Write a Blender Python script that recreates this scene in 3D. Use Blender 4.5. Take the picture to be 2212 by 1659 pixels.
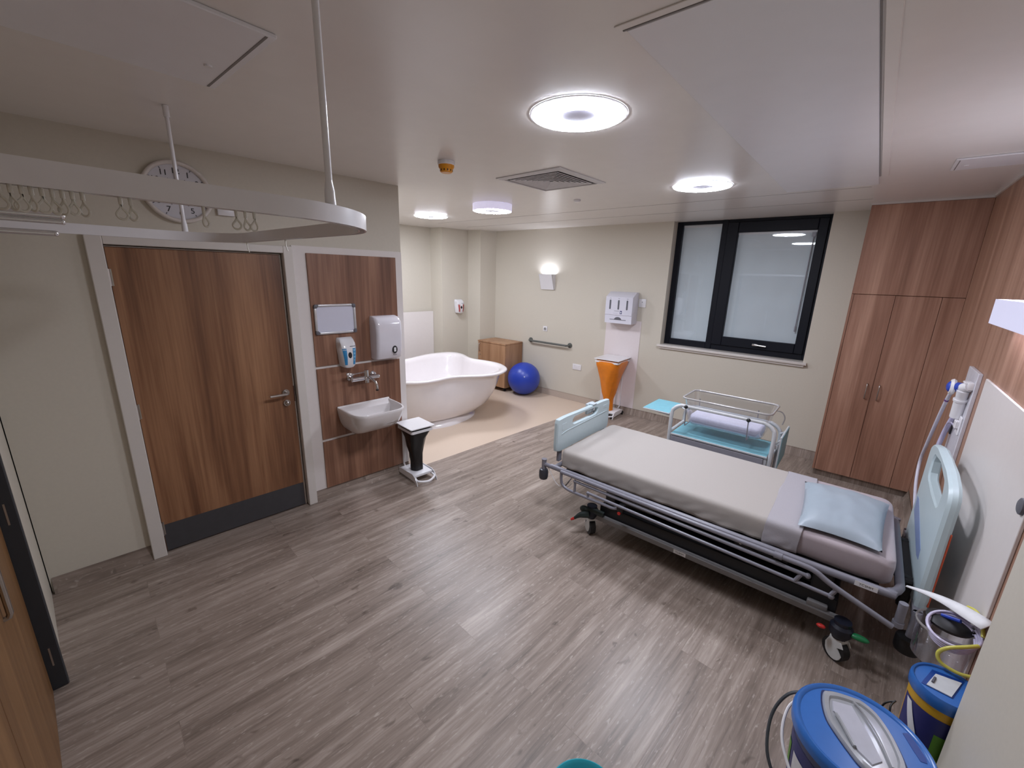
import bpy, bmesh, math, random
from mathutils import Vector, Matrix, noise
random.seed(7)
for o in list(bpy.data.objects): bpy.data.objects.remove(o)
SC = bpy.context.scene
COL = SC.collection
PI = math.pi

# ------------------------------------------------------------------ camera
CAM_R = ((0.75988660, 0.64946950, 0.02759920), (0.18522061, -0.17562279, -0.96687639), (-0.62310968, 0.73982836, -0.25374855))
cam = bpy.data.cameras.new('camera')
cam.sensor_fit = 'HORIZONTAL'; cam.sensor_width = 36.0
cam.lens = 902.5644 / 2212 * 36.0
cam.clip_start = 0.02; cam.clip_end = 60
camo = bpy.data.objects.new('camera', cam); COL.objects.link(camo)
r0, r1, r2 = (Vector(r) for r in CAM_R)
m = Matrix((r0, -r1, -r2)).transposed().to_4x4()
m.translation = (0, 0, 2.0)
camo.matrix_world = m
SC.camera = camo

# ------------------------------------------------------------------ world, exposure
W = bpy.data.worlds.new('world'); SC.world = W; W.use_nodes = True
W.node_tree.nodes['Background'].inputs[0].default_value = (0.01, 0.012, 0.018, 1)
W.node_tree.nodes['Background'].inputs[1].default_value = 1.0
VS = SC.view_settings
VS.view_transform = 'Standard'; VS.look = 'None'; VS.gamma = 1.0; VS.use_curve_mapping = False
VS.exposure = 0.0
RING = 98.0        # radiance of the ceiling ring lights
SCONCE = 46.0
BEDLAMP = 5.0

# ------------------------------------------------------------------ materials
def lin(c):
    out = []
    for v in c[:3]:
        v /= 255.0
        out.append(v / 12.92 if v <= 0.04045 else ((v + 0.055) / 1.055) ** 2.4)
    return tuple(out)
MATS = {}
def base_nodes(name):
    mt = bpy.data.materials.new(name); mt.use_nodes = True
    nt = mt.node_tree; p = nt.nodes['Principled BSDF']
    return mt, nt, p
def setin(p, n, v):
    if n in p.inputs: p.inputs[n].default_value = v
def mat(name, rgb, rough=0.5, metal=0.0, var=0.05, scale=25.0, bump=0.0, spec=0.5, coat=0.0, emit=0.0, sheen=0.0, stretch=None):
    if name in MATS: return MATS[name]
    mt, nt, p = base_nodes(name)
    c = lin(rgb)
    tc = nt.nodes.new('ShaderNodeTexCoord')
    nz = nt.nodes.new('ShaderNodeTexNoise'); nz.inputs['Scale'].default_value = scale; nz.inputs['Detail'].default_value = 4
    if stretch:
        mp = nt.nodes.new('ShaderNodeMapping'); mp.inputs['Scale'].default_value = stretch
        nt.links.new(tc.outputs['Object'], mp.inputs[0]); nt.links.new(mp.outputs[0], nz.inputs['Vector'])
    else:
        nt.links.new(tc.outputs['Object'], nz.inputs['Vector'])
    rp = nt.nodes.new('ShaderNodeValToRGB')
    rp.color_ramp.elements[0].position = 0.3; rp.color_ramp.elements[1].position = 0.7
    rp.color_ramp.elements[0].color = (*[v * (1 - var) for v in c], 1)
    rp.color_ramp.elements[1].color = (*[min(1, v * (1 + var)) for v in c], 1)
    nt.links.new(nz.outputs['Fac'], rp.inputs[0]); nt.links.new(rp.outputs[0], p.inputs['Base Color'])
    p.inputs['Roughness'].default_value = rough; p.inputs['Metallic'].default_value = metal
    setin(p, 'Specular IOR Level', spec); setin(p, 'Coat Weight', coat); setin(p, 'Sheen Weight', sheen)
    if bump:
        b = nt.nodes.new('ShaderNodeBump'); b.inputs['Strength'].default_value = bump; b.inputs['Distance'].default_value = 0.003
        nt.links.new(nz.outputs['Fac'], b.inputs['Height']); nt.links.new(b.outputs[0], p.inputs['Normal'])
    if emit:
        p.inputs['Emission Color'].default_value = (*c, 1); p.inputs['Emission Strength'].default_value = emit
    MATS[name] = mt
    return mt
def emission(name, rgb, strength):
    mt = bpy.data.materials.new(name); mt.use_nodes = True; nt = mt.node_tree
    nt.nodes.remove(nt.nodes['Principled BSDF'])
    e = nt.nodes.new('ShaderNodeEmission'); e.inputs[0].default_value = (*lin(rgb), 1); e.inputs[1].default_value = strength
    nt.links.new(e.outputs[0], nt.nodes['Material Output'].inputs[0])
    return mt
def clear(name, tint, gloss=0.06, rough=0.02, face=0.25):
    """clear plastic or glass that lets lamp light through: transparent mixed with gloss at glancing angles"""
    mt = bpy.data.materials.new(name); mt.use_nodes = True; nt = mt.node_tree
    nt.nodes.remove(nt.nodes['Principled BSDF'])
    t = nt.nodes.new('ShaderNodeBsdfTransparent'); t.inputs[0].default_value = (*tint, 1)
    g = nt.nodes.new('ShaderNodeBsdfGlossy'); g.inputs['Roughness'].default_value = rough; g.inputs['Color'].default_value = (0.95, 0.96, 1, 1)
    lw = nt.nodes.new('ShaderNodeLayerWeight'); lw.inputs[0].default_value = face
    ma = nt.nodes.new('ShaderNodeMath'); ma.operation = 'MULTIPLY_ADD'; ma.inputs[1].default_value = 0.55; ma.inputs[2].default_value = gloss
    nt.links.new(lw.outputs['Facing'], ma.inputs[0])
    mx = nt.nodes.new('ShaderNodeMixShader')
    nt.links.new(ma.outputs[0], mx.inputs[0]); nt.links.new(t.outputs[0], mx.inputs[1]); nt.links.new(g.outputs[0], mx.inputs[2])
    nt.links.new(mx.outputs[0], nt.nodes['Material Output'].inputs[0])
    return mt
def wood(name, dark, mid, light, rough=0.42, sc=(9, 9, 0.55), fine=(70, 70, 2.0)):
    mt, nt, p = base_nodes(name)
    tc = nt.nodes.new('ShaderNodeTexCoord')
    def nzz(scale, detail, dist):
        mp = nt.nodes.new('ShaderNodeMapping'); mp.inputs['Scale'].default_value = scale
        nt.links.new(tc.outputs['Object'], mp.inputs[0])
        n = nt.nodes.new('ShaderNodeTexNoise'); n.inputs['Scale'].default_value = 1.0; n.inputs['Detail'].default_value = detail; n.inputs['Distortion'].default_value = dist
        nt.links.new(mp.outputs[0], n.inputs['Vector']); return n
    a = nzz(sc, 4, 0.6); b = nzz(fine, 3, 0.2)
    mix = nt.nodes.new('ShaderNodeMath'); mix.operation = 'MULTIPLY_ADD'; mix.inputs[1].default_value = 0.28
    nt.links.new(b.outputs['Fac'], mix.inputs[0])
    m2 = nt.nodes.new('ShaderNodeMath'); m2.operation = 'MULTIPLY'; m2.inputs[1].default_value = 0.72
    nt.links.new(a.outputs['Fac'], m2.inputs[0]); nt.links.new(m2.outputs[0], mix.inputs[2])
    rp = nt.nodes.new('ShaderNodeValToRGB'); cr = rp.color_ramp
    cr.elements[0].position = 0.33; cr.elements[0].color = (*lin(dark), 1)
    cr.elements[1].position = 0.68; cr.elements[1].color = (*lin(light), 1)
    e = cr.elements.new(0.5); e.color = (*lin(mid), 1)
    nt.links.new(mix.outputs[0], rp.inputs[0]); nt.links.new(rp.outputs[0], p.inputs['Base Color'])
    p.inputs['Roughness'].default_value = rough
    return mt
def floor_wood(name, rotz):
    mt, nt, p = base_nodes(name)
    tc = nt.nodes.new('ShaderNodeTexCoord')
    rot = nt.nodes.new('ShaderNodeMapping'); rot.inputs['Rotation'].default_value = (0, 0, rotz)
    nt.links.new(tc.outputs['Object'], rot.inputs[0])
    br = nt.nodes.new('ShaderNodeTexBrick')
    br.offset = 0.37; br.inputs['Scale'].default_value = 1.0
    br.inputs['Brick Width'].default_value = 1.25; br.inputs['Row Height'].default_value = 0.205
    br.inputs['Mortar Size'].default_value = 0.0014; br.inputs['Mortar Smooth'].default_value = 0.4; br.inputs['Bias'].default_value = 0.0
    br.inputs['Color1'].default_value = (0.0, 0, 0, 1); br.inputs['Color2'].default_value = (1, 1, 1, 1); br.inputs['Mortar'].default_value = (0.35, 0.35, 0.35, 1)
    nt.links.new(rot.outputs[0], br.inputs['Vector'])
    # per plank offset of the grain
    sep = nt.nodes.new('ShaderNodeVectorMath'); sep.operation = 'MULTIPLY_ADD'
    sep.inputs[1].default_value = (3.0, 7.0, 5.0)
    nt.links.new(br.outputs['Color'], sep.inputs[0]); nt.links.new(rot.outputs[0], sep.inputs[2])
    def nzz(scale, det, dist):
        mp = nt.nodes.new('ShaderNodeMapping'); mp.inputs['Scale'].default_value = scale
        nt.links.new(sep.outputs[0], mp.inputs[0])
        n = nt.nodes.new('ShaderNodeTexNoise'); n.inputs['Scale'].default_value = 1; n.inputs['Detail'].default_value = det; n.inputs['Distortion'].default_value = dist
        nt.links.new(mp.outputs[0], n.inputs['Vector']); return n
    a = nzz((1.1, 13, 1), 4, 0.5); b = nzz((5, 85, 1), 4, 0.3); c = nzz((9, 14, 1), 2, 0.4)
    s1 = nt.nodes.new('ShaderNodeMath'); s1.operation = 'MULTIPLY_ADD'; s1.inputs[1].default_value = 0.52
    nt.links.new(a.outputs['Fac'], s1.inputs[0])
    s2 = nt.nodes.new('ShaderNodeMath'); s2.operation = 'MULTIPLY_ADD'; s2.inputs[1].default_value = 0.34; s2.inputs[2].default_value = 0.02
    nt.links.new(b.outputs['Fac'], s2.inputs[0]); nt.links.new(s2.outputs[0], s1.inputs[2])
    s3 = nt.nodes.new('ShaderNodeMath'); s3.operation = 'MULTIPLY_ADD'; s3.inputs[1].default_value = 0.03
    nt.links.new(br.outputs['Color'], s3.inputs[0]); nt.links.new(s1.outputs[0], s3.inputs[2])
    rp = nt.nodes.new('ShaderNodeValToRGB'); cr = rp.color_ramp
    cr.elements[0].position = 0.30; cr.elements[0].color = (*lin(FLOOR_D), 1)
    cr.elements[1].position = 0.66; cr.elements[1].color = (*lin(FLOOR_L), 1)
    e = cr.elements.new(0.48); e.color = (*lin(FLOOR_M), 1)
    nt.links.new(s3.outputs[0], rp.inputs[0])
    # pale flecks and dark knots
    kn = nt.nodes.new('ShaderNodeValToRGB'); kn.color_ramp.elements[0].position = 0.24; kn.color_ramp.elements[0].color = (0.55, 0.52, 0.5, 1)
    kn.color_ramp.elements[1].position = 0.33; kn.color_ramp.elements[1].color = (1, 1, 1, 1)
    nt.links.new(c.outputs['Fac'], kn.inputs[0])
    mx = nt.nodes.new('ShaderNodeMixRGB'); mx.blend_type = 'MULTIPLY'; mx.inputs[0].default_value = 1
    nt.links.new(rp.outputs[0], mx.inputs[1]); nt.links.new(kn.outputs[0], mx.inputs[2])
    fl = nzz((22, 95, 1), 3, 0.6)
    fr_ = nt.nodes.new('ShaderNodeValToRGB'); fr_.color_ramp.elements[0].position = 0.60; fr_.color_ramp.elements[0].color = (0, 0, 0, 1)
    fr_.color_ramp.elements[1].position = 0.74; fr_.color_ramp.elements[1].color = (0.45, 0.45, 0.45, 1)
    nt.links.new(fl.outputs['Fac'], fr_.inputs[0])
    fx = nt.nodes.new('ShaderNodeMixRGB'); fx.inputs[2].default_value = (*lin((205, 193, 182)), 1)
    nt.links.new(fr_.outputs[0], fx.inputs[0]); nt.links.new(mx.outputs[0], fx.inputs[1])
    mx = fx
    # dark joints
    jt = nt.nodes.new('ShaderNodeMixRGB'); jt.blend_type = 'MULTIPLY'; jt.inputs[2].default_value = (0.84, 0.83, 0.82, 1)
    nt.links.new(br.outputs['Fac'], jt.inputs[0]); nt.links.new(mx.outputs[0], jt.inputs[1])
    nt.links.new(jt.outputs[0], p.inputs['Base Color'])
    p.inputs['Roughness'].default_value = 0.35
    bp = nt.nodes.new('ShaderNodeBump'); bp.inputs['Strength'].default_value = 0.25; bp.inputs['Distance'].default_value = 0.002
    nt.links.new(b.outputs['Fac'], bp.inputs['Height']); nt.links.new(bp.outputs[0], p.inputs['Normal'])
    return mt
FLOOR_D, FLOOR_M, FLOOR_L = (106, 93, 83), (145, 130, 119), (182, 168, 157)

# ------------------------------------------------------------------ mesh building
TH = 0.07435108                       # the door wall stands 4.3 degrees off the window wall's normal
WO = Vector((-3.366, 2.307, 0.0))     # door-wall frame: n out of the wall, u along it, z up
RW = Matrix.Rotation(-TH, 3, 'Z')
def wpt(n, u, z): return WO + RW @ Vector((n, u, z))
ORG = {}
class B:
    def __init__(s): s.bm = bmesh.new()
    def face(s, vs):
        try: return s.bm.faces.new(vs)
        except ValueError: return None
    def box(s, x0, x1, y0, y1, z0, z1, bev=0.0, seg=2):
        r = bmesh.ops.create_cube(s.bm, size=1.0)['verts']
        for v in r:
            v.co = Vector((x0 if v.co.x < 0 else x1, y0 if v.co.y < 0 else y1, z0 if v.co.z < 0 else z1))
        if bev:
            es = set(e for v in r for e in v.link_edges)
            bmesh.ops.bevel(s.bm, geom=list(es), offset=bev, segments=seg, affect='EDGES', profile=0.5)
        return s
    def hexa(s, pts, bev=0.0, seg=2):
        """8 corner points: bottom 4 then top 4, same winding"""
        v = [s.bm.verts.new(p) for p in pts]
        fs = [(3, 2, 1, 0), (4, 5, 6, 7), (0, 1, 5, 4), (1, 2, 6, 5), (2, 3, 7, 6), (3, 0, 4, 7)]
        for f in fs: s.face([v[i] for i in f])
        if bev:
            es = set(e for q in v for e in q.link_edges)
            bmesh.ops.bevel(s.bm, geom=list(es), offset=bev, segments=seg, affect='EDGES', profile=0.5)
        return s
    def loft(s, rings, closed=True, cap0=False, cap1=False):
        vr = [[s.bm.verts.new(p) for p in r] for r in rings]
        n = len(vr[0])
        for a, b in zip(vr, vr[1:]):
            for i in range(n if closed else n - 1):
                j = (i + 1) % n
                s.face([a[i], a[j], b[j], b[i]])
        if cap0: s.face(list(reversed(vr[0])))
        if cap1: s.face(vr[-1])
        return s
    def tube(s, pts, r, seg=8, closed=False, cap=True):
        pts = [Vector(p) for p in pts]; n = len(pts)
        rr = r if isinstance(r, (list, tuple)) else [r] * n
        def tan(i):
            if closed: return (pts[(i + 1) % n] - pts[i - 1]).normalized()
            a = pts[max(i - 1, 0)]; b = pts[min(i + 1, n - 1)]
            return (b - a).normalized()
        t = tan(0); up = Vector((0, 0, 1)) if abs(t.z) < 0.9 else Vector((1, 0, 0))
        nx = t.cross(up).normalized(); rings = []
        for i in range(n):
            t2 = tan(i)
            q = t.rotation_difference(t2); nx = (q @ nx); nx = (nx - t2 * nx.dot(t2)).normalized(); t = t2
            ny = t.cross(nx)
            rings.append([pts[i] + (nx * math.cos(2 * PI * k / seg) + ny * math.sin(2 * PI * k / seg)) * rr[i] for k in range(seg)])
        if closed: rings.append(rings[0])
        return s.loft(rings, True, cap and not closed, cap and not closed)
    def cyl(s, p0, p1, r0, r1=None, seg=20, cap=True):
        r1 = r0 if r1 is None else r1
        p0 = Vector(p0); p1 = Vector(p1); t = (p1 - p0).normalized()
        up = Vector((0, 0, 1)) if abs(t.z) < 0.9 else Vector((1, 0, 0))
        nx = t.cross(up).normalized(); ny = t.cross(nx)
        f = lambda p, r: [p + (nx * math.cos(2 * PI * k / seg) + ny * math.sin(2 * PI * k / seg)) * r for k in range(seg)]
        return s.loft([f(p0, r0), f(p1, r1)], True, cap, cap)
    def lathe(s, prof, c=(0, 0, 0), axis='Z', seg=32, cap=True, sx=1.0, sy=1.0):
        c = Vector(c); rings = []
        for r, h in prof:
            ring = []
            for k in range(seg):
                a = 2 * PI * k / seg; x = r * sx * math.cos(a); y = r * sy * math.sin(a)
                v = {'Z': (x, y, h), 'Y': (x, h, -y), 'X': (h, x, y)}[axis]
                ring.append(c + Vector(v))
            rings.append(ring)
        return s.loft(rings, True, cap, cap)
    def prism(s, poly, d0, d1, f, bev=0.0, seg=2):
        """poly of (a,b); f(a,b,d) -> xyz"""
        a = [s.bm.verts.new(f(x, y, d0)) for x, y in poly]; b = [s.bm.verts.new(f(x, y, d1)) for x, y in poly]
        n = len(poly)
        s.face(list(reversed(a))); s.face(b)
        for i in range(n):
            j = (i + 1) % n; s.face([a[i], a[j], b[j], b[i]])
        if bev:
            es = [e for e in s.bm.edges if (e.verts[0] in a) == (e.verts[1] in a) and (e.verts[0] in a or e.verts[0] in b) and (e.verts[1] in a or e.verts[1] in b)]
            bmesh.ops.bevel(s.bm, geom=es, offset=bev, segments=seg, affect='EDGES', profile=0.5)
        return s
    def sphere(s, c, r, sx=1, sy=1, sz=1, u=24, v=14):
        c = Vector(c); prof = []
        for i in range(1, v):
            a = PI * i / v; prof.append((r * math.sin(a), -r * math.cos(a)))
        rings = [[c + Vector((p * math.cos(2 * PI * k / u) * sx, p * math.sin(2 * PI * k / u) * sy, h * sz)) for k in range(u)] for p, h in prof]
        s.loft(rings, True, True, True); return s
    def grid(s, fn, nu, nv):
        vs = [[s.bm.verts.new(fn(i / nu, j / nv)) for j in range(nv + 1)] for i in range(nu + 1)]
        for i in range(nu):
            for j in range(nv): s.face([vs[i][j], vs[i + 1][j], vs[i + 1][j + 1], vs[i][j + 1]])
        return s
    def curtain(s): return s

def finish(b, name, m, smooth=35):
    bmesh.ops.recalc_face_normals(b.bm, faces=b.bm.faces[:])
    me = bpy.data.meshes.new(name); b.bm.to_mesh(me); b.bm.free()
    me.materials.append(m)
    if smooth:
        me.shade_smooth(); me.set_sharp_from_angle(angle=math.radians(smooth))
    return bpy.data.objects.new(name, me)
def setp(o, label=None, cat=None, group=None, kind=None):
    if label: o['label'] = label
    if cat: o['category'] = cat
    if group: o['group'] = group
    if kind: o['kind'] = kind
def place(o, org, fr):
    org = Vector(org)
    if fr == 'W': o.location = wpt(*org); o.rotation_euler = (0, 0, -TH)
    else: o.location = org
def thing(name, label, cat, org, fr=None, group=None):
    o = bpy.data.objects.new(name, None); o.empty_display_size = 0.1; COL.objects.link(o)
    place(o, org, fr); setp(o, label, cat, group); ORG[o.name] = Vector(org)
    return o
def part(b, name, m, parent, label=None, smooth=35, kind=None):
    org = ORG[parent.name]
    for v in b.bm.verts: v.co -= org
    o = finish(b, name, m, smooth); COL.objects.link(o); o.parent = parent
    ORG[o.name] = org; setp(o, label, kind=kind)
    return o
def top(b, name, m, label, cat, fr=None, group=None, kind=None, smooth=35, org=None):
    if org is None:
        xs = [v.co for v in b.bm.verts]
        mn = Vector([min(c[i] for c in xs) for i in range(3)]); mx = Vector([max(c[i] for c in xs) for i in range(3)])
        org = Vector(((mn.x + mx.x) / 2, (mn.y + mx.y) / 2, mn.z))
    org = Vector(org)
    for v in b.bm.verts: v.co -= org
    o = finish(b, name, m, smooth); COL.objects.link(o); place(o, org, fr); setp(o, label, cat, group, kind)
    ORG[o.name] = org
    return o
def dup(root, loc=None, rotz=None, label=None, group=None):
    r = root.copy(); COL.objects.link(r)
    if loc is not None: r.location = loc
    if rotz is not None: r.rotation_euler = (0, 0, rotz)
    if label: r['label'] = label
    if group: r['group'] = group
    for ch in list(root.children):
        c = ch.copy(); COL.objects.link(c); c.parent = r
        for g in ch.children:
            d = g.copy(); COL.objects.link(d); d.parent = c
    return r
def spline(pts, per=6, closed=False):
    P = [Vector(p) for p in pts]; n = len(P); out = []
    rng = range(n) if closed else range(n - 1)
    for i in rng:
        if closed: a, b, c, d = P[i - 1], P[i], P[(i + 1) % n], P[(i + 2) % n]
        else: a, b, c, d = P[max(i - 1, 0)], P[i], P[i + 1], P[min(i + 2, n - 1)]
        for k in range(per):
            t = k / per
            out.append(0.5 * ((2 * b) + (c - a) * t + (2 * a - 5 * b + 4 * c - d) * t * t + (3 * b - a - 3 * c + d) * t ** 3))
    if not closed: out.append(P[-1])
    return out
def rrect(x0, x1, y0, y1, r, k=5):
    out = []
    for cx, cy, a0 in ((x1 - r, y1 - r, 0), (x0 + r, y1 - r, 90), (x0 + r, y0 + r, 180), (x1 - r, y0 + r, 270)):
        for i in range(k + 1):
            a = math.radians(a0 + 90 * i / k); out.append((cx + r * math.cos(a), cy + r * math.sin(a)))
    return out
XY = lambda a, b, d: (a, b, d)
XZ = lambda a, b, d: (a, d, b)      # polygon in x,z extruded along y
YZ = lambda a, b, d: (d, a, b)      # polygon in y,z extruded along x
def text_mesh(s, size, depth=0.001):
    cu = bpy.data.curves.new('t', 'FONT'); cu.body = s; cu.size = size; cu.extrude = depth; cu.align_x = 'CENTER'; cu.align_y = 'CENTER'
    o = bpy.data.objects.new('t', cu); COL.objects.link(o)
    dg = bpy.context.evaluated_depsgraph_get()
    me = bpy.data.meshes.new_from_object(o.evaluated_get(dg))
    bpy.data.objects.remove(o)
    return me
def add_text(b, s, size, f, depth=0.001):
    me = text_mesh(s, size, depth)
    vs = [b.bm.verts.new(f(v.co.x, v.co.y, v.co.z)) for v in me.vertices]
    for p in me.polygons: b.face([vs[i] for i in p.vertices])
    bpy.data.meshes.remove(me)

# ------------------------------------------------------------------ palette
M_WALL = mat('cream_wall_paint', (204, 197, 183), 0.55, var=0.015, scale=60)
M_WHITEPANEL = mat('white_wall_sheet', (222, 215, 211), 0.4, var=0.01)
M_ARCH = mat('white_gloss_trim', (214, 208, 202), 0.3, var=0.01)
M_CEIL = mat('ceiling_panel_paint', (232, 227, 222), 0.27, var=0.012, scale=8)
M_CEIL2 = mat('ceiling_panel_cool', (232, 231, 234), 0.32, var=0.012, scale=8)
M_SEAM = mat('dark_seam', (132, 127, 124), 0.7)
M_FLOOR = floor_wood('floor_vinyl_planks', TH - PI / 2)
M_SKIRT = M_FLOOR
M_WET = mat('beige_safety_vinyl', (206, 186, 167), 0.38, var=0.03, scale=140)
M_SKIRTB = mat('beige_vinyl_skirting', (176, 160, 146), 0.4, var=0.03, scale=90)
M_WOOD = wood('walnut_laminate', (88, 56, 41), (126, 88, 68), (160, 119, 95))
M_WOODD = wood('walnut_door_laminate', (88, 54, 36), (132, 91, 63), (168, 124, 90), sc=(5.5, 5.5, 0.42))
M_WOODW = wood('walnut_wardrobe_laminate', (128, 90, 72), (158, 117, 97), (186, 146, 124), sc=(6.5, 6.5, 0.45))
M_WOODR = wood('walnut_wall_laminate', (138, 100, 80), (160, 121, 100), (180, 141, 119), sc=(14, 14, 0.3))
M_OAK = wood('oak_cabinet_laminate', (142, 102, 72), (164, 124, 92), (184, 144, 110))
M_NEARDOOR = wood('oak_near_door', (100, 68, 38), (121, 85, 49), (140, 102, 63), sc=(12, 12, 0.5))
M_KICK = mat('grey_kick_plate', (66, 65, 68), 0.5)
M_STEEL = mat('brushed_steel', (190, 186, 182), 0.28, 1.0, var=0.05)
M_CHROME = mat('chrome', (225, 226, 230), 0.09, 1.0, var=0.02)
M_WHITE = mat('white_plastic', (226, 224, 226), 0.32, var=0.01)
M_WHITEG = mat('white_enamel', (226, 224, 226), 0.2, var=0.01, coat=0.3)
M_CERAMIC = mat('white_ceramic', (222, 217, 216), 0.12, var=0.01, coat=0.5)
M_BATH = mat('white_bath_acrylic', (228, 222, 222), 0.14, var=0.008, coat=0.4)
M_BLACK = mat('black_plastic', (20, 20, 22), 0.45)
M_BLACKBAG = mat('black_bin_liner', (14, 13, 15), 0.28, bump=0.3, scale=14)
M_ORANGE = mat('orange_bin_liner', (226, 128, 26), 0.3, bump=0.35, scale=12, var=0.08)
M_NAVY = mat('navy_window_frame', (14, 17, 27), 0.5, spec=0.25)
M_DARKJAMB = mat('charcoal_door_jamb', (44, 46, 50), 0.45)
M_BLIND = mat('grey_blind_fabric', (212, 219, 224), 0.7, var=0.03, scale=4)
M_GLASS = clear('window_glass', (0.97, 0.985, 0.99), 0.045, 0.015, 0.10)
M_CLEAR = clear('clear_acrylic', (0.88, 0.89, 0.91), 0.09, 0.06, 0.4)
M_CLEARRIM = mat('clear_acrylic_rim', (168, 164, 162), 0.15, var=0.02, coat=0.5)
M_JAR = clear('clear_jar', (0.86, 0.86, 0.9), 0.08, 0.06, 0.3)
M_BLUEBALL = mat('blue_vinyl', (38, 64, 168), 0.34, var=0.03)
M_GREYMET = mat('grey_painted_rail', (128, 127, 136), 0.34, var=0.04)
M_GREYBAR = mat('grab_rail_grey', (92, 94, 90), 0.35)
M_DARKMET = mat('dark_bed_underframe', (30, 30, 33), 0.5)
M_SILVER = mat('silver_chassis', (128, 126, 126), 0.4)
M_BEDPLA = mat('pale_blue_bed_board', (188, 204, 208), 0.38, var=0.012)
M_BLUEINS = mat('blue_board_inset', (132, 150, 188), 0.4)
M_SHEET = mat('pinkish_sheet', (172, 160, 164), 0.8, var=0.02, sheen=0.2, bump=0.05, scale=120)
M_CREAM = mat('cream_sheet', (174, 167, 161), 0.85, var=0.02, sheen=0.2, bump=0.05, scale=120)
M_DRAW = mat('white_draw_sheet', (170, 166, 171), 0.8, var=0.02, bump=0.2, scale=200)
M_PILLOW = mat('pale_blue_pillow', (160, 172, 182), 0.42, var=0.015)
M_TEAL = mat('teal_laminate', (124, 184, 198), 0.4)
M_TROLLEY = mat('white_trolley_frame', (206, 208, 210), 0.3)
M_DRAWER = mat('grey_drawer', (150, 148, 156), 0.45)
M_COTSHEET = mat('cot_sheet', (208, 206, 222), 0.85, bump=0.15, scale=60)
M_BINBLUE = mat('blue_bin_lid', (52, 108, 184), 0.25, var=0.02)
M_BINYEL = mat('yellow_bin_body', (206, 160, 40), 0.4)
M_BINLAB = mat('navy_label', (44, 48, 110), 0.45)
M_GREEN = mat('green_label', (92, 148, 40), 0.5)
M_GREYLID = mat('grey_clear_hatch', (158, 160, 164), 0.18, coat=0.4)
M_PAPER = mat('white_paper', (228, 228, 230), 0.6)
M_RED = mat('red_plastic', (190, 44, 38), 0.4)
M_REDLAB = mat('red_label', (168, 74, 70), 0.45)
M_BLUELAB = mat('blue_label', (44, 128, 180), 0.45)
M_PALELAB = mat('pale_blue_print', (120, 180, 214), 0.5)
M_GREYMARK = mat('grey_mark', (92, 92, 100), 0.5)
M_AMBER = mat('amber_detector', (214, 140, 24), 0.3)
M_TUBE = mat('lavender_tubing', (196, 190, 216), 0.2, coat=0.3)
M_YTUBE = mat('yellow_tubing', (206, 200, 90), 0.3)
M_BLUE = mat('royal_blue_plastic', (40, 70, 176), 0.35)
M_RING = emission('ring_light_diffuser', (232, 237, 251), RING)
M_RINGC = mat('ring_light_centre', (214, 214, 232), 0.5)
M_VENT = mat('white_vent_blade', (212, 210, 210), 0.4)
M_VOID = mat('dark_void', (38, 36, 36), 0.8)

# ================================================================== THE SETTING
ZC = 2.725
YF = 5.76          # window wall
XR = 0.586         # bed-head wall
def fbound(y): return -3.352 + (y - 2.37) * 0.075    # edge between plank vinyl and beige vinyl
b = B(); 
ys = (-0.3, 5.95)
b.prism([(fbound(2.37) - 0.0, 2.37), (fbound(5.95), 5.95), (0.75, 5.95), (0.75, -0.3), (-3.75, -0.3), (-3.75, 2.37)], -0.05, 0.0, XY)
top(b, 'floor', M_FLOOR, 'grey brown wood plank vinyl floor across the main room', 'floor', kind='structure', smooth=0, org=(0, 0, 0))
b = B(); b.prism([(fbound(2.37), 2.37), (fbound(5.95), 5.95), (-6.4, 5.95), (-6.4, 2.1), (-3.6, 2.1), (-3.6, 2.37)], -0.05, 0.0, XY)
top(b, 'floor_bathing', M_WET, 'plain beige vinyl floor around the birthing bath', 'floor', kind='structure', smooth=0, org=(0, 0, 0))
b = B(); b.box(-6.4, 0.75, -0.3, 6.1, ZC, ZC + 0.06)
top(b, 'ceiling', M_CEIL, 'off white satin ceiling over the whole room', 'ceiling', kind='structure', smooth=0, org=(0, 0, ZC))

# door wall, in its own frame (n, u, z)
UL, UR = -2.475, 0.065
DU0, DU1, DH = -1.911, -0.958, 2.092      # door leaf
b = B()
b.box(-0.14, -0.012, UL, DU0 - 0.03, 0, ZC)
b.box(-0.14, -0.012, DU0 - 0.03, DU1 + 0.03, DH + 0.03, ZC)
b.box(-0.14, -0.012, DU1 + 0.03, UR, 0, ZC)
b.box(-2.9, -0.14, UR - 0.1, UR, 0, ZC)
b.box(-0.14, -0.10, DU0 - 0.03, DU1 + 0.03, 0, DH + 0.03)
top(b, 'wall_left', M_WALL, 'cream wall holding the wooden door and the wash basin', 'wall', fr='W', kind='structure', smooth=0, org=(0, 0, 0))
# protruding white service panel with thin shadow line, right of the door and above it
b = B()
b.box(-0.012, -0.004, DU1 + 0.085, UR, 0.1, 2.168)
top(b, 'trim_1', M_WHITEPANEL, 'white backing board around the wooden panels beside the door', 'trim', fr='W', kind='structure', smooth=0)
# architrave
b = B()
def frame_piece(b, u0, u1, z0, z1, n0, n1): b.box(n0, n1, u0, u1, z0, z1, 0.004, 1)
frame_piece(b, DU0 - 0.08, DU0 - 0.004, 0, 2.158, -0.05, 0.026)
frame_piece(b, DU1 + 0.018, DU1 + 0.085, 0, 2.158, -0.05, 0.020)
frame_piece(b, DU0 - 0.004, DU1 + 0.018, DH + 0.014, 2.158, -0.05, 0.020)
b.box(-0.10, -0.036, DU1 + 0.003, DU1 + 0.012, 0, DH + 0.008)
b.box(-0.10, -0.036, DU0, DU1 + 0.012, DH + 0.002, DH + 0.008)
top(b, 'trim_2', M_ARCH, 'white painted frame around the wooden door', 'trim', fr='W', kind='structure', smooth=30)
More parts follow.
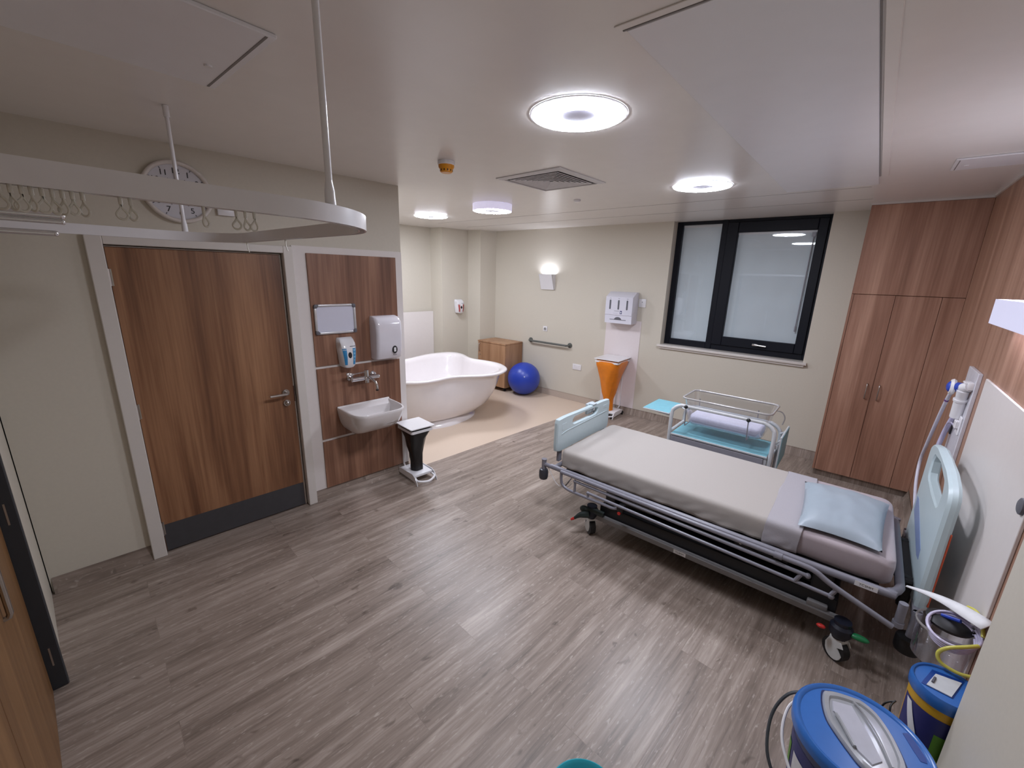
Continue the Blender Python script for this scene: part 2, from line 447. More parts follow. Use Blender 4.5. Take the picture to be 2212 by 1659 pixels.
# the door
dr = thing('door_1', 'walnut wooden door with grey kick plate in the left wall', 'door', (-0.05, (DU0 + DU1) / 2, 0), 'W'); dr['kind'] = 'structure'
b = B(); b.box(-0.075, -0.027, DU0, DU1, 0.008, DH, 0.002, 1); part(b, 'door_leaf', M_WOODD, dr)
b = B(); b.box(-0.027, -0.0245, DU0 + 0.003, DU1 - 0.003, 0.010, 0.215); part(b, 'kick_plate', M_KICK, dr, 'dark grey kick plate')
for zz in (1.915, 1.06, 0.19):
    b = B(); b.cyl((-0.018, DU0 - 0.004, zz - 0.05), (-0.018, DU0 - 0.004, zz + 0.05), 0.009, seg=12)
    b.box(-0.0275, -0.024, DU0 - 0.002, DU0 + 0.012, zz - 0.05, zz + 0.05); part(b, 'hinge', M_STEEL, dr)
hu = DU0 + 0.893
b = B(); b.cyl((-0.027, hu, 1.03), (-0.018, hu, 1.03), 0.026, seg=24); b.cyl((-0.018, hu, 1.03), (0.026, hu, 1.03), 0.011, seg=12)
b.tube([(0.02, hu, 1.03), (0.032, hu - 0.006, 1.03), (0.036, hu - 0.03, 1.03), (0.034, hu - 0.13, 1.03)], 0.010, 10)
part(b, 'lever_handle', M_STEEL, dr)
b = B(); b.cyl((-0.027, hu, 0.945), (-0.016, hu, 0.945), 0.026, seg=24); b.sphere((-0.008, hu, 0.945), 0.016, 1, 1, 1.2, 14, 8)
part(b, 'thumb_turn', M_STEEL, dr)
b = B(); b.box(-0.04, -0.0255, DU1 - 0.001, DU1 + 0.006, 0.945, 1.075); part(b, 'strike_plate', mat('dark_strike', (70, 40, 34), 0.5), dr)

# window wall
OX0, OX1, OZ0 = -2.17, -0.497, 1.115
b = B()
b.box(-6.4, OX0, YF, YF + 0.3, 0, ZC); b.box(OX1, 0.8, YF, YF + 0.3, 0, ZC)
b.box(OX0, OX1, YF, YF + 0.3, 0, OZ0)
top(b, 'wall_back', M_WALL, 'cream wall with the window opposite the viewer', 'wall', kind='structure', smooth=0, org=(0, YF, 0))
b = B(); b.box(OX0 - 0.2, OX1 + 0.2, YF + 0.3, YF + 0.34, 0.9, ZC)
top(b, 'wall_outside', M_VOID, 'dark night outside behind the window blinds', 'wall', kind='structure', smooth=0)
# alcove walls beyond the bath
b = B()
def uline(x0, y0, y1): return x0 + (y1 - y0) * 0.0745
A = [(-6.04, 2.0), (-5.965, 4.80), (-5.70, 4.83), (-5.66, 5.40), (-5.375, 5.43), (-5.30, 5.80), (-6.5, 5.80), (-6.5, 2.0)]
b.prism(A, 0, ZC, XY)
top(b, 'wall_alcove', M_WALL, 'stepped cream wall behind the birthing bath', 'wall', kind='structure', smooth=0, org=(-6, 4, 0))
# bed-head wall
b = B(); b.box(XR, XR + 0.15, 1.5, 5.95, 0, ZC)
top(b, 'wall_right', M_WOODR, 'walnut panelled wall behind the head of the bed', 'wall', kind='structure', smooth=0, org=(XR, 3, 0))
b = B(); b.box(0.5, 0.75, -0.3, 1.955, 0, ZC)
top(b, 'wall_entrance', M_WALL, 'cream wall edge close by at the right', 'wall', kind='structure', smooth=0, org=(0.5, 1, 0))
b = B(); b.box(-3.8, -2.69, -0.32, -0.165, 0, ZC); b.box(-2.69, 0.6, -0.32, -0.165, 2.2, ZC); b.box(-0.6, 0.6, -0.32, -0.165, 0, 2.2); b.box(-2.69, -0.6, -0.32, -0.27, 0, 2.2)
top(b, 'wall_front', M_WALL, 'cream wall beside the near entrance door at the left', 'wall', kind='structure', smooth=0, org=(-2, -0.25, 0))
# near entrance door
b = B(); b.box(-2.70, -2.655, -0.27, -0.150, 0, 2.2, 0.004, 1)
top(b, 'trim_3', M_DARKJAMB, 'charcoal door jamb at the far left', 'trim', kind='structure')
nd = thing('door_2', 'oak entrance double door with steel pull at the lower left edge', 'door', (-1.6, -0.23, 0)); nd['kind'] = 'structure'
b = B(); b.box(-2.645, -1.542, -0.255, -0.205, 0.006, 2.16, 0.002, 1); part(b, 'door_leaf', M_NEARDOOR, nd)
b = B(); b.box(-1.534, -0.62, -0.255, -0.205, 0.006, 2.16, 0.002, 1); part(b, 'door_leaf', M_NEARDOOR, nd)
b = B(); b.tube([(-1.975, -0.205, 0.86), (-1.975, -0.193, 0.862), (-1.975, -0.188, 0.875), (-1.975, -0.188, 1.28), (-1.975, -0.193, 1.297), (-1.975, -0.205, 1.305)], 0.009, 10); part(b, 'pull_handle', M_STEEL, nd)
for zz in (0.19, 0.95):
    b = B(); b.box(-2.656, -2.6540, -0.184, -0.178, zz - 0.055, zz + 0.045); part(b, 'hinge', M_STEEL, nd)

# coved skirtings
def skirt(b, pts, h=0.1, cove=0.018, t=0.004, fr=None):
    """pts run with the room on the left hand side"""
    P = [Vector((p[0], p[1], 0)) for p in pts]
    prof = [(t, h), (t, cove + 0.012), (t + 0.004, cove), (cove * 0.5 + 0.004, 0.006), (cove + 0.012, 0.0006)]
    rings = []
    for i, p in enumerate(P):
        d0 = (P[i] - P[i - 1]).normalized() if i else None
        d1 = (P[i + 1] - P[i]).normalized() if i < len(P) - 1 else None
        nf = lambda d: Vector((-d.y, d.x, 0))
        if d0 is None: nn = nf(d1)
        elif d1 is None: nn = nf(d0)
        else:
            nn = (nf(d0) + nf(d1)).normalized(); nn = nn / max(0.3, nn.dot(nf(d0)))
        rings.append([p + nn * o + Vector((0, 0, z)) for o, z in prof] + [p + Vector((0, 0, h))])
    b.loft(rings, closed=False)
SK = []
b = B(); skirt(b, [(XR, YF), (fbound(5.7) , YF)]); top(b, 'baseboard_back', M_SKIRT, 'brown vinyl skirting below the window', 'baseboard', kind='structure', smooth=60)
b = B(); skirt(b, [(fbound(5.7), YF), (-5.30, YF), (-5.375, 5.43), (-5.66, 5.40), (-5.70, 4.83), (-5.965, 4.80), (-6.03, 2.4)]); top(b, 'baseboard_alcove', M_SKIRTB, 'beige vinyl skirting around the bathing area', 'baseboard', kind='structure', smooth=60)
# left skirtings (room lies towards +n, so run with decreasing u)
def wl(n, u): 
    p = wpt(n, u, 0); return (p.x, p.y)
b = B(); skirt(b, [wl(-0.012, UR), wl(-0.012, DU1 + 0.085)]); skirt(b, [wl(-0.012, DU0 - 0.08), wl(-0.012, UL + 0.01)])
top(b, 'baseboard_left', M_SKIRT, 'brown vinyl skirting along the door wall', 'baseboard', kind='structure', smooth=60)
b = B(); skirt(b, [(XR, 1.95), (XR, 5.27)]); top(b, 'baseboard_right', M_SKIRT, 'brown vinyl skirting behind the bed head', 'baseboard', kind='structure', smooth=60)

# ------------------------------------------------------------------ window
FY = 5.895
def sx(x): return x * FY / YF
def szz(z): return 2 + (z - 2) * FY / YF
wn = thing('window_1', 'dark framed window with closed grey blinds in the far wall', 'window', ((OX0 + OX1) / 2, FY, OZ0)); wn['kind'] = 'structure'
wx0, wx1, wz0, wz1 = OX0, OX1 + 0.03, OZ0, ZC
def ring_frame(b, x0, x1, z0, z1, w, y0, y1, bev=0.004, wl_=None, wr=None, wt=None, wb=None):
    wl_ = w if wl_ is None else wl_; wr = w if wr is None else wr; wt = w if wt is None else wt; wb = w if wb is None else wb
    b.box(x0, x0 + wl_, y0, y1, z0, z1, bev, 1); b.box(x1 - wr, x1, y0, y1, z0, z1, bev, 1)
    b.box(x0 + wl_, x1 - wr, y0, y1, z1 - wt, z1, bev, 1); b.box(x0 + wl_, x1 - wr, y0, y1, z0, z0 + wb, bev, 1)
b = B()
b.box(OX0, -2.10, FY, FY + 0.07, wz0, wz1, 0.004, 1); b.box(-1.615, -1.545, FY - 0.005, FY + 0.07, wz0, wz1, 0.004, 1)
b.box(-0.53, wx1 + 0.05, FY, FY + 0.07, wz0, wz1, 0.004, 1)
b.box(-2.10, -1.615, FY, FY + 0.07, 2.685, wz1, 0.004, 1); b.box(-2.10, -1.615, FY, FY + 0.07, wz0, 1.195, 0.004, 1)
b.box(-1.545, -0.53, FY, FY + 0.07, 2.69, wz1, 0.004, 1); b.box(-1.545, -0.53, FY, FY + 0.07, wz0, 1.185, 0.004, 1)
part(b, 'window_frame', M_NAVY, wn)
b = B()
ring_frame(b, -1.545, -0.53, 1.185, 2.69, 0.1, FY - 0.022, FY + 0.06, 0.006, wl_=0.125, wr=0.09, wt=0.12, wb=0.11)
sash = part(b, 'sash', M_NAVY, wn)
b = B(); b.box(-1.425, -0.615, FY + 0.022, FY + 0.026, 1.29, 2.575); part(b, 'pane', M_GLASS, wn)
b = B(); b.box(-2.105, -1.61, FY + 0.040, FY + 0.044, 1.19, 2.69); part(b, 'pane', M_GLASS, wn)
b = B(); b.box(-1.425, -0.615, FY + 0.042, FY + 0.046, 1.29, 2.545); part(b, 'blind', M_BLIND, wn)
b = B(); b.box(-2.105, -1.61, FY + 0.058, FY + 0.062, 1.19, 2.66); part(b, 'blind', M_BLIND, wn)
b = B(); b.box(-1.425, -0.615, FY + 0.030, FY + 0.046, 2.545, 2.577); b.box(-2.105, -1.61, FY + 0.048, FY + 0.062, 2.655, 2.69); part(b, 'blind_headrail', M_WHITE, wn)
b = B(); b.cyl((-0.647, FY + 0.012, 2.52), (-0.652, FY + 0.006, 1.46), 0.006, seg=8); b.cyl((-0.652, FY + 0.006, 1.50), (-0.652, FY + 0.006, 1.44), 0.010, seg=8); b.box(-0.668, -0.632, FY + 0.004, FY + 0.024, 2.50, 2.545); part(b, 'blind_wand', M_GREYMET, wn)
b = B(); b.box(-1.06, -1.0, FY - 0.034, FY - 0.022, 1.222, 1.248, 0.004, 2); b.tube([(-1.03, FY - 0.034, 1.236), (-1.03, FY - 0.058, 1.237), (-1.0, FY - 0.06, 1.238), (-0.905, FY - 0.056, 1.232)], 0.009, 8); part(b, 'handle', M_STEEL, wn)
b = B(); b.box(-2.2, -0.458, YF - 0.05, FY + 0.01, 1.087, 1.116, 0.006, 2); b.box(-2.175, -0.48, YF - 0.028, YF + 0.002, 1.062, 1.09, 0.003, 1); part(b, 'sill', M_ARCH, wn)

# ------------------------------------------------------------------ ceiling items
def slab(x0, x1, y0, y1, d=0.008): 
    b = B(); b.box(x0, x1, y0, y1, ZC - d, ZC - 0.0002, 0.003, 1); return b
top(slab(-0.722, -0.135, 1.345, 4.32, 0.006), 'ceiling_hatch', M_CEIL2, 'long pale access panel in the ceiling above the bed', 'hatch')
top(slab(-0.125, -0.085, 0.2, 4.02, 0.006), 'trim_4', M_CEIL, 'narrow white cover strip beside the long ceiling panel', 'trim', kind='structure')
b = B(); b.box(-0.745, -0.12, 1.31, 1.338, ZC - 0.004, ZC - 0.0001, 0.001, 1)
top(b, 'trim_5', M_CEIL, 'thin white edging strip around the long ceiling panel', 'trim', kind='structure')
b = B(); b.box(-0.1335, -0.1300, 0.2, 4.02, ZC - 0.0062, ZC - 0.002); b.box(-0.73, -0.13, 1.3385, 1.3445, ZC - 0.0055, ZC - 0.003)  # solid dark-coloured strips mark the seams at the panel's edges
top(b, 'trim_6', M_SEAM, 'thin dark seam line beside the long ceiling panel', 'trim', kind='structure')
h2 = thing('ceiling_hatch', 'large ceiling hatch above the curtain track at the upper left', 'hatch', (-1.94, 0.25, ZC))
b = slab(-2.25, -1.62, -0.15, 0.70, 0.014); part(b, 'panel', M_CEIL2, h2)
b = B(); b.box(-2.24, -1.63, 0.668, 0.676, ZC - 0.0155, ZC - 0.013); part(b, 'slot', M_SEAM, h2)
b = B(); b.lathe([(0.012, ZC - 0.02), (0.014, ZC - 0.013)], (-2.02, 0.615, 0), seg=16); part(b, 'lock', M_WHITE, h2)
h3 = thing('ceiling_hatch', 'small ceiling hatch beside the walnut wall at the upper right', 'hatch', (0.4, 3.87, ZC))
b = slab(0.21, 0.575, 3.72, 4.03, 0.010); part(b, 'panel', M_CEIL2, h3)
b = B(); b.box(0.225, 0.23, 3.735, 4.015, ZC - 0.0112, ZC - 0.009); part(b, 'slot', M_SEAM, h3)
b = B(); b.lathe([(0.010, ZC - 0.014), (0.012, ZC - 0.009)], (0.27, 3.90, 0), seg=14); part(b, 'lock', M_WHITE, h3)
b = B()
for y0, w in ((4.425, 0.004), (5.03, 0.004)):
    b.box(-5.3, -0.18, y0, y0 + w, ZC - 0.0012, ZC - 0.0002)
top(b, 'trim_7', M_SEAM, 'thin ceiling joints running along the window wall', 'trim', kind='structure')

def ring_light(x, y, label, drop=0.0):
    z = ZC - drop
    t = thing('ceiling_light', label, 'ceiling light', (x, y, z), group='round ring ceiling lights')
    if drop:
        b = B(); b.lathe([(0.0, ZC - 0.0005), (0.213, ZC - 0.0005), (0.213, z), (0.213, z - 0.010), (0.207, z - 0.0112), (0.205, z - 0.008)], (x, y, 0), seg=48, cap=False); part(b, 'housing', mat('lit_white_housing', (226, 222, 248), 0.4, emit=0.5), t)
    else:
        b = B(); b.lathe([(0.226, z - 0.0003), (0.226, z - 0.004), (0.215, z - 0.006)], (x, y, 0), seg=48, cap=False); part(b, 'bezel', M_WHITE, t)
    if drop: prof = [(0.206, z - 0.0105), (0.20, z - 0.011), (0.092, z - 0.011), (0.085, z - 0.006)]
    else: prof = [(0.218, z - 0.002), (0.214, z - 0.008), (0.20, z - 0.011), (0.092, z - 0.011), (0.085, z - 0.006)]
    b = B(); b.lathe(prof, (x, y, 0), seg=48, cap=False); part(b, 'diffuser', M_RING, t)
    b = B(); b.lathe([(0.0, z - 0.007), (0.086, z - 0.007)], (x, y, 0), seg=40, cap=False); part(b, 'centre_disc', M_RINGC, t)
    return t
ring_light(-1.207, 1.855, 'largest round ring light, nearest on the ceiling')
ring_light(-1.22, 3.74, 'round ring light on the ceiling in front of the window')
ring_light(-3.335, 3.545, 'round ring light standing proud of the ceiling near the bath', 0.06)
ring_light(-4.74, 3.84, 'round ring light flush in the ceiling deepest in the bathing alcove')

vt = thing('air_vent', 'square white louvred air diffuser in the ceiling', 'air vent', (-2.112, 2.915, ZC))
cx, cy = -2.112, 2.915; rz = Matrix.Rotation(-0.035, 3, 'Z')
def sq(h, z): return [rz @ Vector((a * h, c * h, 0)) + Vector((cx, cy, z)) for a, c in ((-1, -1), (1, -1), (1, 1), (-1, 1))]
b = B(); b.loft([sq(0.308, ZC - 0.0005), sq(0.308, ZC - 0.006), sq(0.262, ZC - 0.014), sq(0.258, ZC - 0.006)]); part(b, 'flange', M_VENT, vt, smooth=20)
b = B(); b.loft([sq(0.259, ZC - 0.001), sq(0.001, ZC - 0.001)]); part(b, 'throat', mat('vent_throat', (112, 110, 110), 0.7), vt, smooth=0)
for i in range(7):
    h = 0.232 - i * 0.031
    b = B(); b.loft([sq(h, ZC - 0.012), sq(h - 0.006, ZC - 0.0145), sq(h - 0.022, ZC - 0.005), sq(h - 0.018, ZC - 0.003)] + [sq(h, ZC - 0.012)]); part(b, 'louvre', M_VENT, vt, smooth=0)
sd = thing('smoke_detector', 'amber and white smoke detector on the ceiling', 'smoke detector', (-2.37, 2.06, ZC))
b = B(); b.lathe([(0.058, ZC - 0.0005), (0.058, ZC - 0.022), (0.053, ZC - 0.026)], (-2.37, 2.06, 0), seg=28); part(b, 'base', M_WHITE, sd)
b = B(); b.lathe([(0.054, ZC - 0.024), (0.052, ZC - 0.04), (0.044, ZC - 0.05), (0.042, ZC - 0.066), (0.034, ZC - 0.072)], (-2.37, 2.06, 0), seg=28); sdb = part(b, 'sensor_head', M_AMBER, sd)
b = B()
for k in range(12):
    a = 2 * PI * k / 12; b.box(-0.004, 0.004, -0.0435, -0.0405, ZC - 0.064, ZC - 0.052)
    n = 8
    vs = list(b.bm.verts)[-8:]
    for v in vs: v.co = Matrix.Rotation(a, 3, 'Z') @ v.co + Vector((-2.37, 2.06, 0))
part(b, 'sensor_slots', mat('dark_amber_slot', (70, 36, 8), 0.6), sdb)
b = B(); b.lathe([(0.036, ZC - 0.0005), (0.036, ZC - 0.008), (0.026, ZC - 0.018), (0.012, ZC - 0.02)], (-2.409, 3.776, 0), seg=24)
top(b, 'ceiling_sensor', M_WHITE, 'small white round sensor on the ceiling beyond the vent', 'sensor')

# ------------------------------------------------------------------ curtain track and hooks
def arc(cx, cy, r, a0, a1, n=8): return [(cx + r * math.cos(math.radians(a0 + (a1 - a0) * i / n)), cy + r * math.sin(math.radians(a0 + (a1 - a0) * i / n))) for i in range(n + 1)]
tz0, tz1 = 2.119, 2.163
path = [(-1.105, -0.165), (-1.105, 0.2), (-1.105, 0.42)] + arc(-1.465, 0.452, 0.36, 0, 84, 12)[1:] + [(-1.8, 0.815), (-2.2, 0.815)] + arc(-2.43, 0.52, 0.30, 98, 178) + [(-2.742, 0.2), (-2.748, -0.165)]
ct = thing('curtain_track', 'white curved curtain track hanging from the ceiling at the upper left', 'curtain track', (-1.9, 0.4, tz0))
b = B(); rings = []
P = [Vector((x, y, 0)) for x, y in path]
for i, p in enumerate(P):
    d = (P[min(i + 1, len(P) - 1)] - P[max(i - 1, 0)]).normalized(); n = Vector((-d.y, d.x, 0))
    rings.append([p + n * o + Vector((0, 0, z)) for o, z in ((-0.012, tz0), (-0.012, tz1), (0.012, tz1), (0.012, tz0), (0.007, tz0), (0.007, tz0 + 0.01), (-0.007, tz0 + 0.01), (-0.007, tz0))])
b.loft(rings, True, True, True); part(b, 'rail', M_WHITEG, ct, smooth=40)
for x, y in ((-1.132, 0.585), (-2.712, 0.625)):
    b = B(); b.cyl((x, y, tz1 - 0.001), (x, y, ZC), 0.0085, seg=12); b.cyl((x, y, tz1 - 0.003), (x, y, tz1 + 0.035), 0.0135, 0.0125, seg=14); b.cyl((x, y, tz1 + 0.035), (x, y, tz1 + 0.06), 0.0125, 0.0085, seg=14); b.cyl((x, y, ZC - 0.05), (x, y, ZC - 0.001), 0.013, seg=14)
    part(b, 'drop_rod', M_WHITEG, ct)
M_HOOK = mat('curtain_hook_white', (214, 212, 202), 0.4)
def hook_mesh(kind):
    b = B(); rnd = random.Random(kind)
    b.cyl((0, 0, 0.004), (0, 0, -0.012), 0.0032, seg=8)
    if kind < 6:
        w = 0.0055 + 0.003 * rnd.random(); L = -0.034 - 0.004 * rnd.random(); s = (rnd.random() - 0.5) * 0.006
        pts = spline([(0, 0, -0.010), (0, w * 0.15, -0.018), (0, w + s, L + 0.008), (0, w * 0.5 + s, L), (0, -w * 0.5 + s, L), (0, -w + s, L + 0.008), (0, -w * 0.15, -0.018), (0, 0, -0.012)], 4)
        b.tube(pts, 0.0021, 6)
    else:
        b.tube([(0, 0, -0.01), (0, 0.001, -0.028), (0.003, 0.005, -0.046)], 0.0024, 6)
    o = finish(b, 'curtain_hook', M_HOOK); return o.data
HM = [hook_mesh(k) for k in (0, 1, 2, 3, 7)]
def hook(x, y, k, rz, label, group):
    o = bpy.data.objects.new('curtain_hook', HM[k]); COL.objects.link(o); o.location = (x, y, tz0 - 0.001); o.rotation_euler = (0, 0, rz); setp(o, label, 'curtain hook', group); return o
for i, y in enumerate((0.016, 0.028, 0.040, 0.051, 0.063, 0.075, 0.087, 0.099, 0.112)):
    hook(-1.105, y, i % 4, random.uniform(-0.9, 0.9), 'white looped curtain hook in the tight row of nine under the near track', 'nine bunched curtain hooks')
for i, y in enumerate((0.162, 0.176)):
    hook(-1.105, y, i, random.uniform(-0.5, 0.5), 'white looped curtain hook of the pair left of the clock', 'pair of curtain hooks')
hook(-1.105, 0.292, 1, 0.3, 'single white looped curtain hook hanging at the clock\'s right edge', None)
for i, y in enumerate((0.352, 0.370, 0.388)):
    hook(-1.105, y, i, random.uniform(-0.5, 0.5), 'faint white looped curtain hook of the three right of the clock', 'three curtain hooks right of clock')
hook(-2.46, 0.816, 4, 0.6, 'thin white curtain hook below the track over the door\'s right corner', None)
hook(-2.0, 0.815, 4, 0.2, 'thin white curtain hook below the track left of the wooden panel', None)
# two chrome arms reaching in from the near wall
ca = thing('chrome_rail', 'pair of chrome bars reaching in at the far left edge', 'rail', (-1.8, -0.165, 2.07))
b = B(); b.cyl((-1.8, -0.165, 2.124), (-1.8, 0.128, 2.124), 0.0085, seg=14); b.sphere((-1.8, 0.13, 2.124), 0.0088, 1, 1, 1, 12, 8)
b.cyl((-1.8, -0.165, 2.108), (-1.8, 0.128, 2.108), 0.0065, seg=14); b.sphere((-1.8, 0.13, 2.108), 0.0068, 1, 1, 1, 12, 8); part(b, 'bar', M_CHROME, ca)
b = B(); b.cyl((-1.8, -0.165, 2.076), (-1.8, 0.108, 2.076), 0.008, seg=14); b.sphere((-1.8, 0.11, 2.076), 0.0082, 1, 1, 1, 12, 8); part(b, 'bar', M_CHROME, ca)

# ================================================================== DOOR WALL ITEMS (frame n,u,z)
NUZ = lambda a, b, d: (d, a, b)        # polygon in (u,z), extruded along n
for z0, z1, lab in ((1.212, 2.116, 'tall upper walnut panel behind the whiteboard and dispensers'), (0.564, 1.190, 'middle walnut panel behind the tap and basin'), (0.104, 0.541, 'lowest walnut panel under the wash basin')):
    b = B(); b.box(-0.004, 0.008, -0.775, -0.002, z0, z1, 0.0015, 1)
    top(b, 'wall_panel', M_WOOD, lab, 'wall panel', fr='W')
# whiteboard
wb = thing('whiteboard', 'small blank whiteboard with silver frame and grey corners', 'whiteboard', (0.01, -0.585, 1.474), 'W')
u0, u1, z0, z1 = -0.758, -0.413, 1.477, 1.722
b = B(); b.box(0.008, 0.018, u0 + 0.012, u1 - 0.012, z0 + 0.012, z1 - 0.012); part(b, 'board', mat('whiteboard_face', (208, 208, 222), 0.25, var=0.01), wb)
M_ALU = mat('satin_aluminium', (206, 206, 208), 0.3, 0.6)
for a in ((u0 + 0.03, u1 - 0.03, z1 - 0.02, z1), (u0 + 0.03, u1 - 0.03, z0, z0 + 0.02), (u0, u0 + 0.02, z0 + 0.03, z1 - 0.03), (u1 - 0.02, u1, z0 + 0.03, z1 - 0.03)):
    b = B(); b.box(0.008, 0.028, *a, 0.006, 3); part(b, 'frame_bar', M_ALU, wb)
for uu, zz in ((u0, z0), (u1, z0), (u0, z1), (u1, z1)):
    du = 0.03 if uu == u0 else -0.03; dz = 0.03 if zz == z0 else -0.03
    pu = 0.022 if uu == u0 else -0.022; pz = 0.022 if zz == z0 else -0.022
    poly = [(uu, zz + dz), (uu, zz + dz * 0.35), (uu + du * 0.12, zz + dz * 0.12), (uu + du * 0.35, zz), (uu + du, zz), (uu + du, zz + pz), (uu + pu, zz + pz), (uu + pu, zz + dz)]
    b = B(); b.prism(poly, 0.008, 0.0295, NUZ, 0.003, 2); part(b, 'frame_corner', mat('grey_corner_cap', (96, 94, 100), 0.45), wb)
# paper towel dispenser
def loft_rect(b, secs, r=0.02, k=4):
    """secs: list of (z, u0,u1,n0,n1): rounded at the outer n side"""
    rings = []
    for z, a0, a1, n0, n1 in secs:
        rr = min(r, (a1 - a0) * 0.45, (n1 - n0) * 0.8)
        ring = [(n0, a0)]
        for i in range(k + 1):
            t = math.radians(90 * i / k); ring.append((n1 - rr + rr * math.sin(t), a0 + rr - rr * math.cos(t)))
        for i in range(k + 1):
            t = math.radians(90 * i / k); ring.append((n1 - rr + rr * math.cos(t), a1 - rr + rr * math.sin(t)))
        ring.append((n0, a1))
        rings.append([(n, u, z) for n, u in ring])
    b.loft(rings, True, True, True); return b
pd = thing('paper_towel_dispenser', 'large white paper towel dispenser beside the whiteboard', 'dispenser', (0.008, -0.19, 1.225), 'W')
U0, U1 = -0.287, -0.035
b = B(); loft_rect(b, [(1.224, U0 + 0.006, U1 - 0.006, 0.008, 0.10), (1.234, U0, U1, 0.008, 0.115), (1.31, U0, U1, 0.008, 0.135), (1.45, U0, U1, 0.008, 0.145), (1.54, U0, U1, 0.008, 0.138), (1.575, U0, U1, 0.008, 0.122), (1.597, U0 + 0.003, U1 - 0.003, 0.008, 0.092), (1.608, U0 + 0.008, U1 - 0.008, 0.008, 0.05)], 0.03)
part(b, 'cover', mat('white_gloss_plastic', (216, 212, 218), 0.16, var=0.01, coat=0.4), pd, smooth=50)
b = B(); b.lathe([(0.0, 0.0), (0.026, 0.0), (0.026, 0.004), (0.0, 0.006)], (0.134, -0.12, 1.31), 'X', 28, cap=False)
for v in b.bm.verts: v.co.z = 1.31 + (v.co.z - 1.31) * 1.35
bd = part(b, 'badge', M_BLACK, pd)
b = B(); b.box(0.138, 0.143, -0.131, -0.109, 1.291, 1.329, 0.002, 1); part(b, 'badge_window', M_WHITE, bd)
b = B(); b.box(0.1325, 0.1345, -0.138, -0.10, 1.262, 1.266); part(b, 'brand_line', M_GREYMARK, pd)
# hand wash dispenser
def soap(nm, label, org, fr, f, lab_mat, sidem):
    """f(n,u,z) local coords -> authoring coords; size .15 wide, .26 tall, .11 deep"""
    t = thing('soap_dispenser', label, 'dispenser', org, fr)
    def mk(fn):
        b = B(); fn(b)
        for v in b.bm.verts: v.co = Vector(f(*v.co))
        return b
    w = 0.074
    secs = [(0.0, 0.052, 0.078, 0.010), (0.02, 0.056, 0.094, 0.004), (0.09, 0.063, 0.104, 0), (0.16, 0.070, 0.100, 0), (0.21, 0.072, 0.082, 0), (0.24, 0.070, 0.052, 0), (0.256, 0.064, 0.024, 0)]
    def cov(b):
        rings = []
        for z, hw, d, lift in secs:
            ring = []
            for i in range(15):
                a = -1 + 2 * i / 14
                e = (1 - abs(a) ** 5) ** 0.5
                ring.append((max(0.002, d * (0.55 + 0.45 * e)) if abs(a) < 1 else 0.002, a * hw, z + lift * (a * a)))
            rings.append(ring)
        b.loft(rings, True, True, True)
    part(mk(cov), 'cover', mat('white_soap_cover', (222, 220, 222), 0.2, var=0.01, coat=0.3), t, smooth=50)
    def sidepl(b):
        for s in (-1, 1):
            b.prism([(0.004, 0.02), (0.035, 0.016), (0.045, 0.1), (0.03, 0.2), (0.004, 0.24)], s * 0.052, s * 0.0705, lambda n, z, d: (n, d, z))
    def strip(b, ua0, ua1, ub0, ub1, z0, z1, off=0.0015):
        def surf(u, z):
            i = max(k for k in range(len(secs)) if secs[k][0] <= z + 1e-6 or k == 0); i = min(i, len(secs) - 2)
            z_a, h_a, d_a, l_a = secs[i]; z_b, h_b, d_b, l_b = secs[i + 1]
            q = (z - z_a) / (z_b - z_a); hw = h_a + (h_b - h_a) * q; d = d_a + (d_b - d_a) * q
            a = min(0.99, abs(u) / hw); e = (1 - a ** 5) ** 0.5
            return d * (0.55 + 0.45 * e)
        N = 6
        def fn(i, j):
            z = z0 + (z1 - z0) * j; ul = ua0 + (ub0 - ua0) * j; ur = ua1 + (ub1 - ua1) * j; u = ul + (ur - ul) * i
            return (surf(u, z) + off, u, z)
        b.grid(fn, 3, N)
    part(mk(lambda b: strip(b, -0.044, -0.024, -0.060, -0.026, 0.03, 0.17)), 'side_label', lab_mat, t, smooth=60)
    rl = part(mk(lambda b: strip(b, 0.024, 0.042, 0.026, 0.058, 0.03, 0.17)), 'side_label', lab_mat, t, smooth=60)
    def pr(b):
        for k in range(4): strip(b, 0.029, 0.038 + 0.003 * k, 0.030, 0.041 + 0.003 * k, 0.06 + 0.028 * k, 0.078 + 0.028 * k, 0.0025)
    part(mk(pr), 'print', sidem, rl, smooth=60)
    part(mk(lambda b: strip(b, 0.006, 0.056, 0.006, 0.056, 0.183, 0.189)), 'brand_line', M_GREYMARK, t, smooth=60)
    def lev(b):
        b.lathe([(0.0, 0.106), (0.015, 0.107), (0.018, 0.100)], (0, 0, 0), 'X', 20, cap=False)
        for v in b.bm.verts: v.co = Vector((v.co.x, v.co.y, 0.112 + v.co.z * 1.55))
    part(mk(lev), 'push_button', M_BLACK, t)
    return t
soap('soap_dispenser', 'white hand wash dispenser with blue labels above the tap', (0.008, -0.53, 1.186), 'W', lambda n, u, z: (0.008 + n, -0.527 + u, 1.186 + z), M_BLUELAB, M_PALELAB)
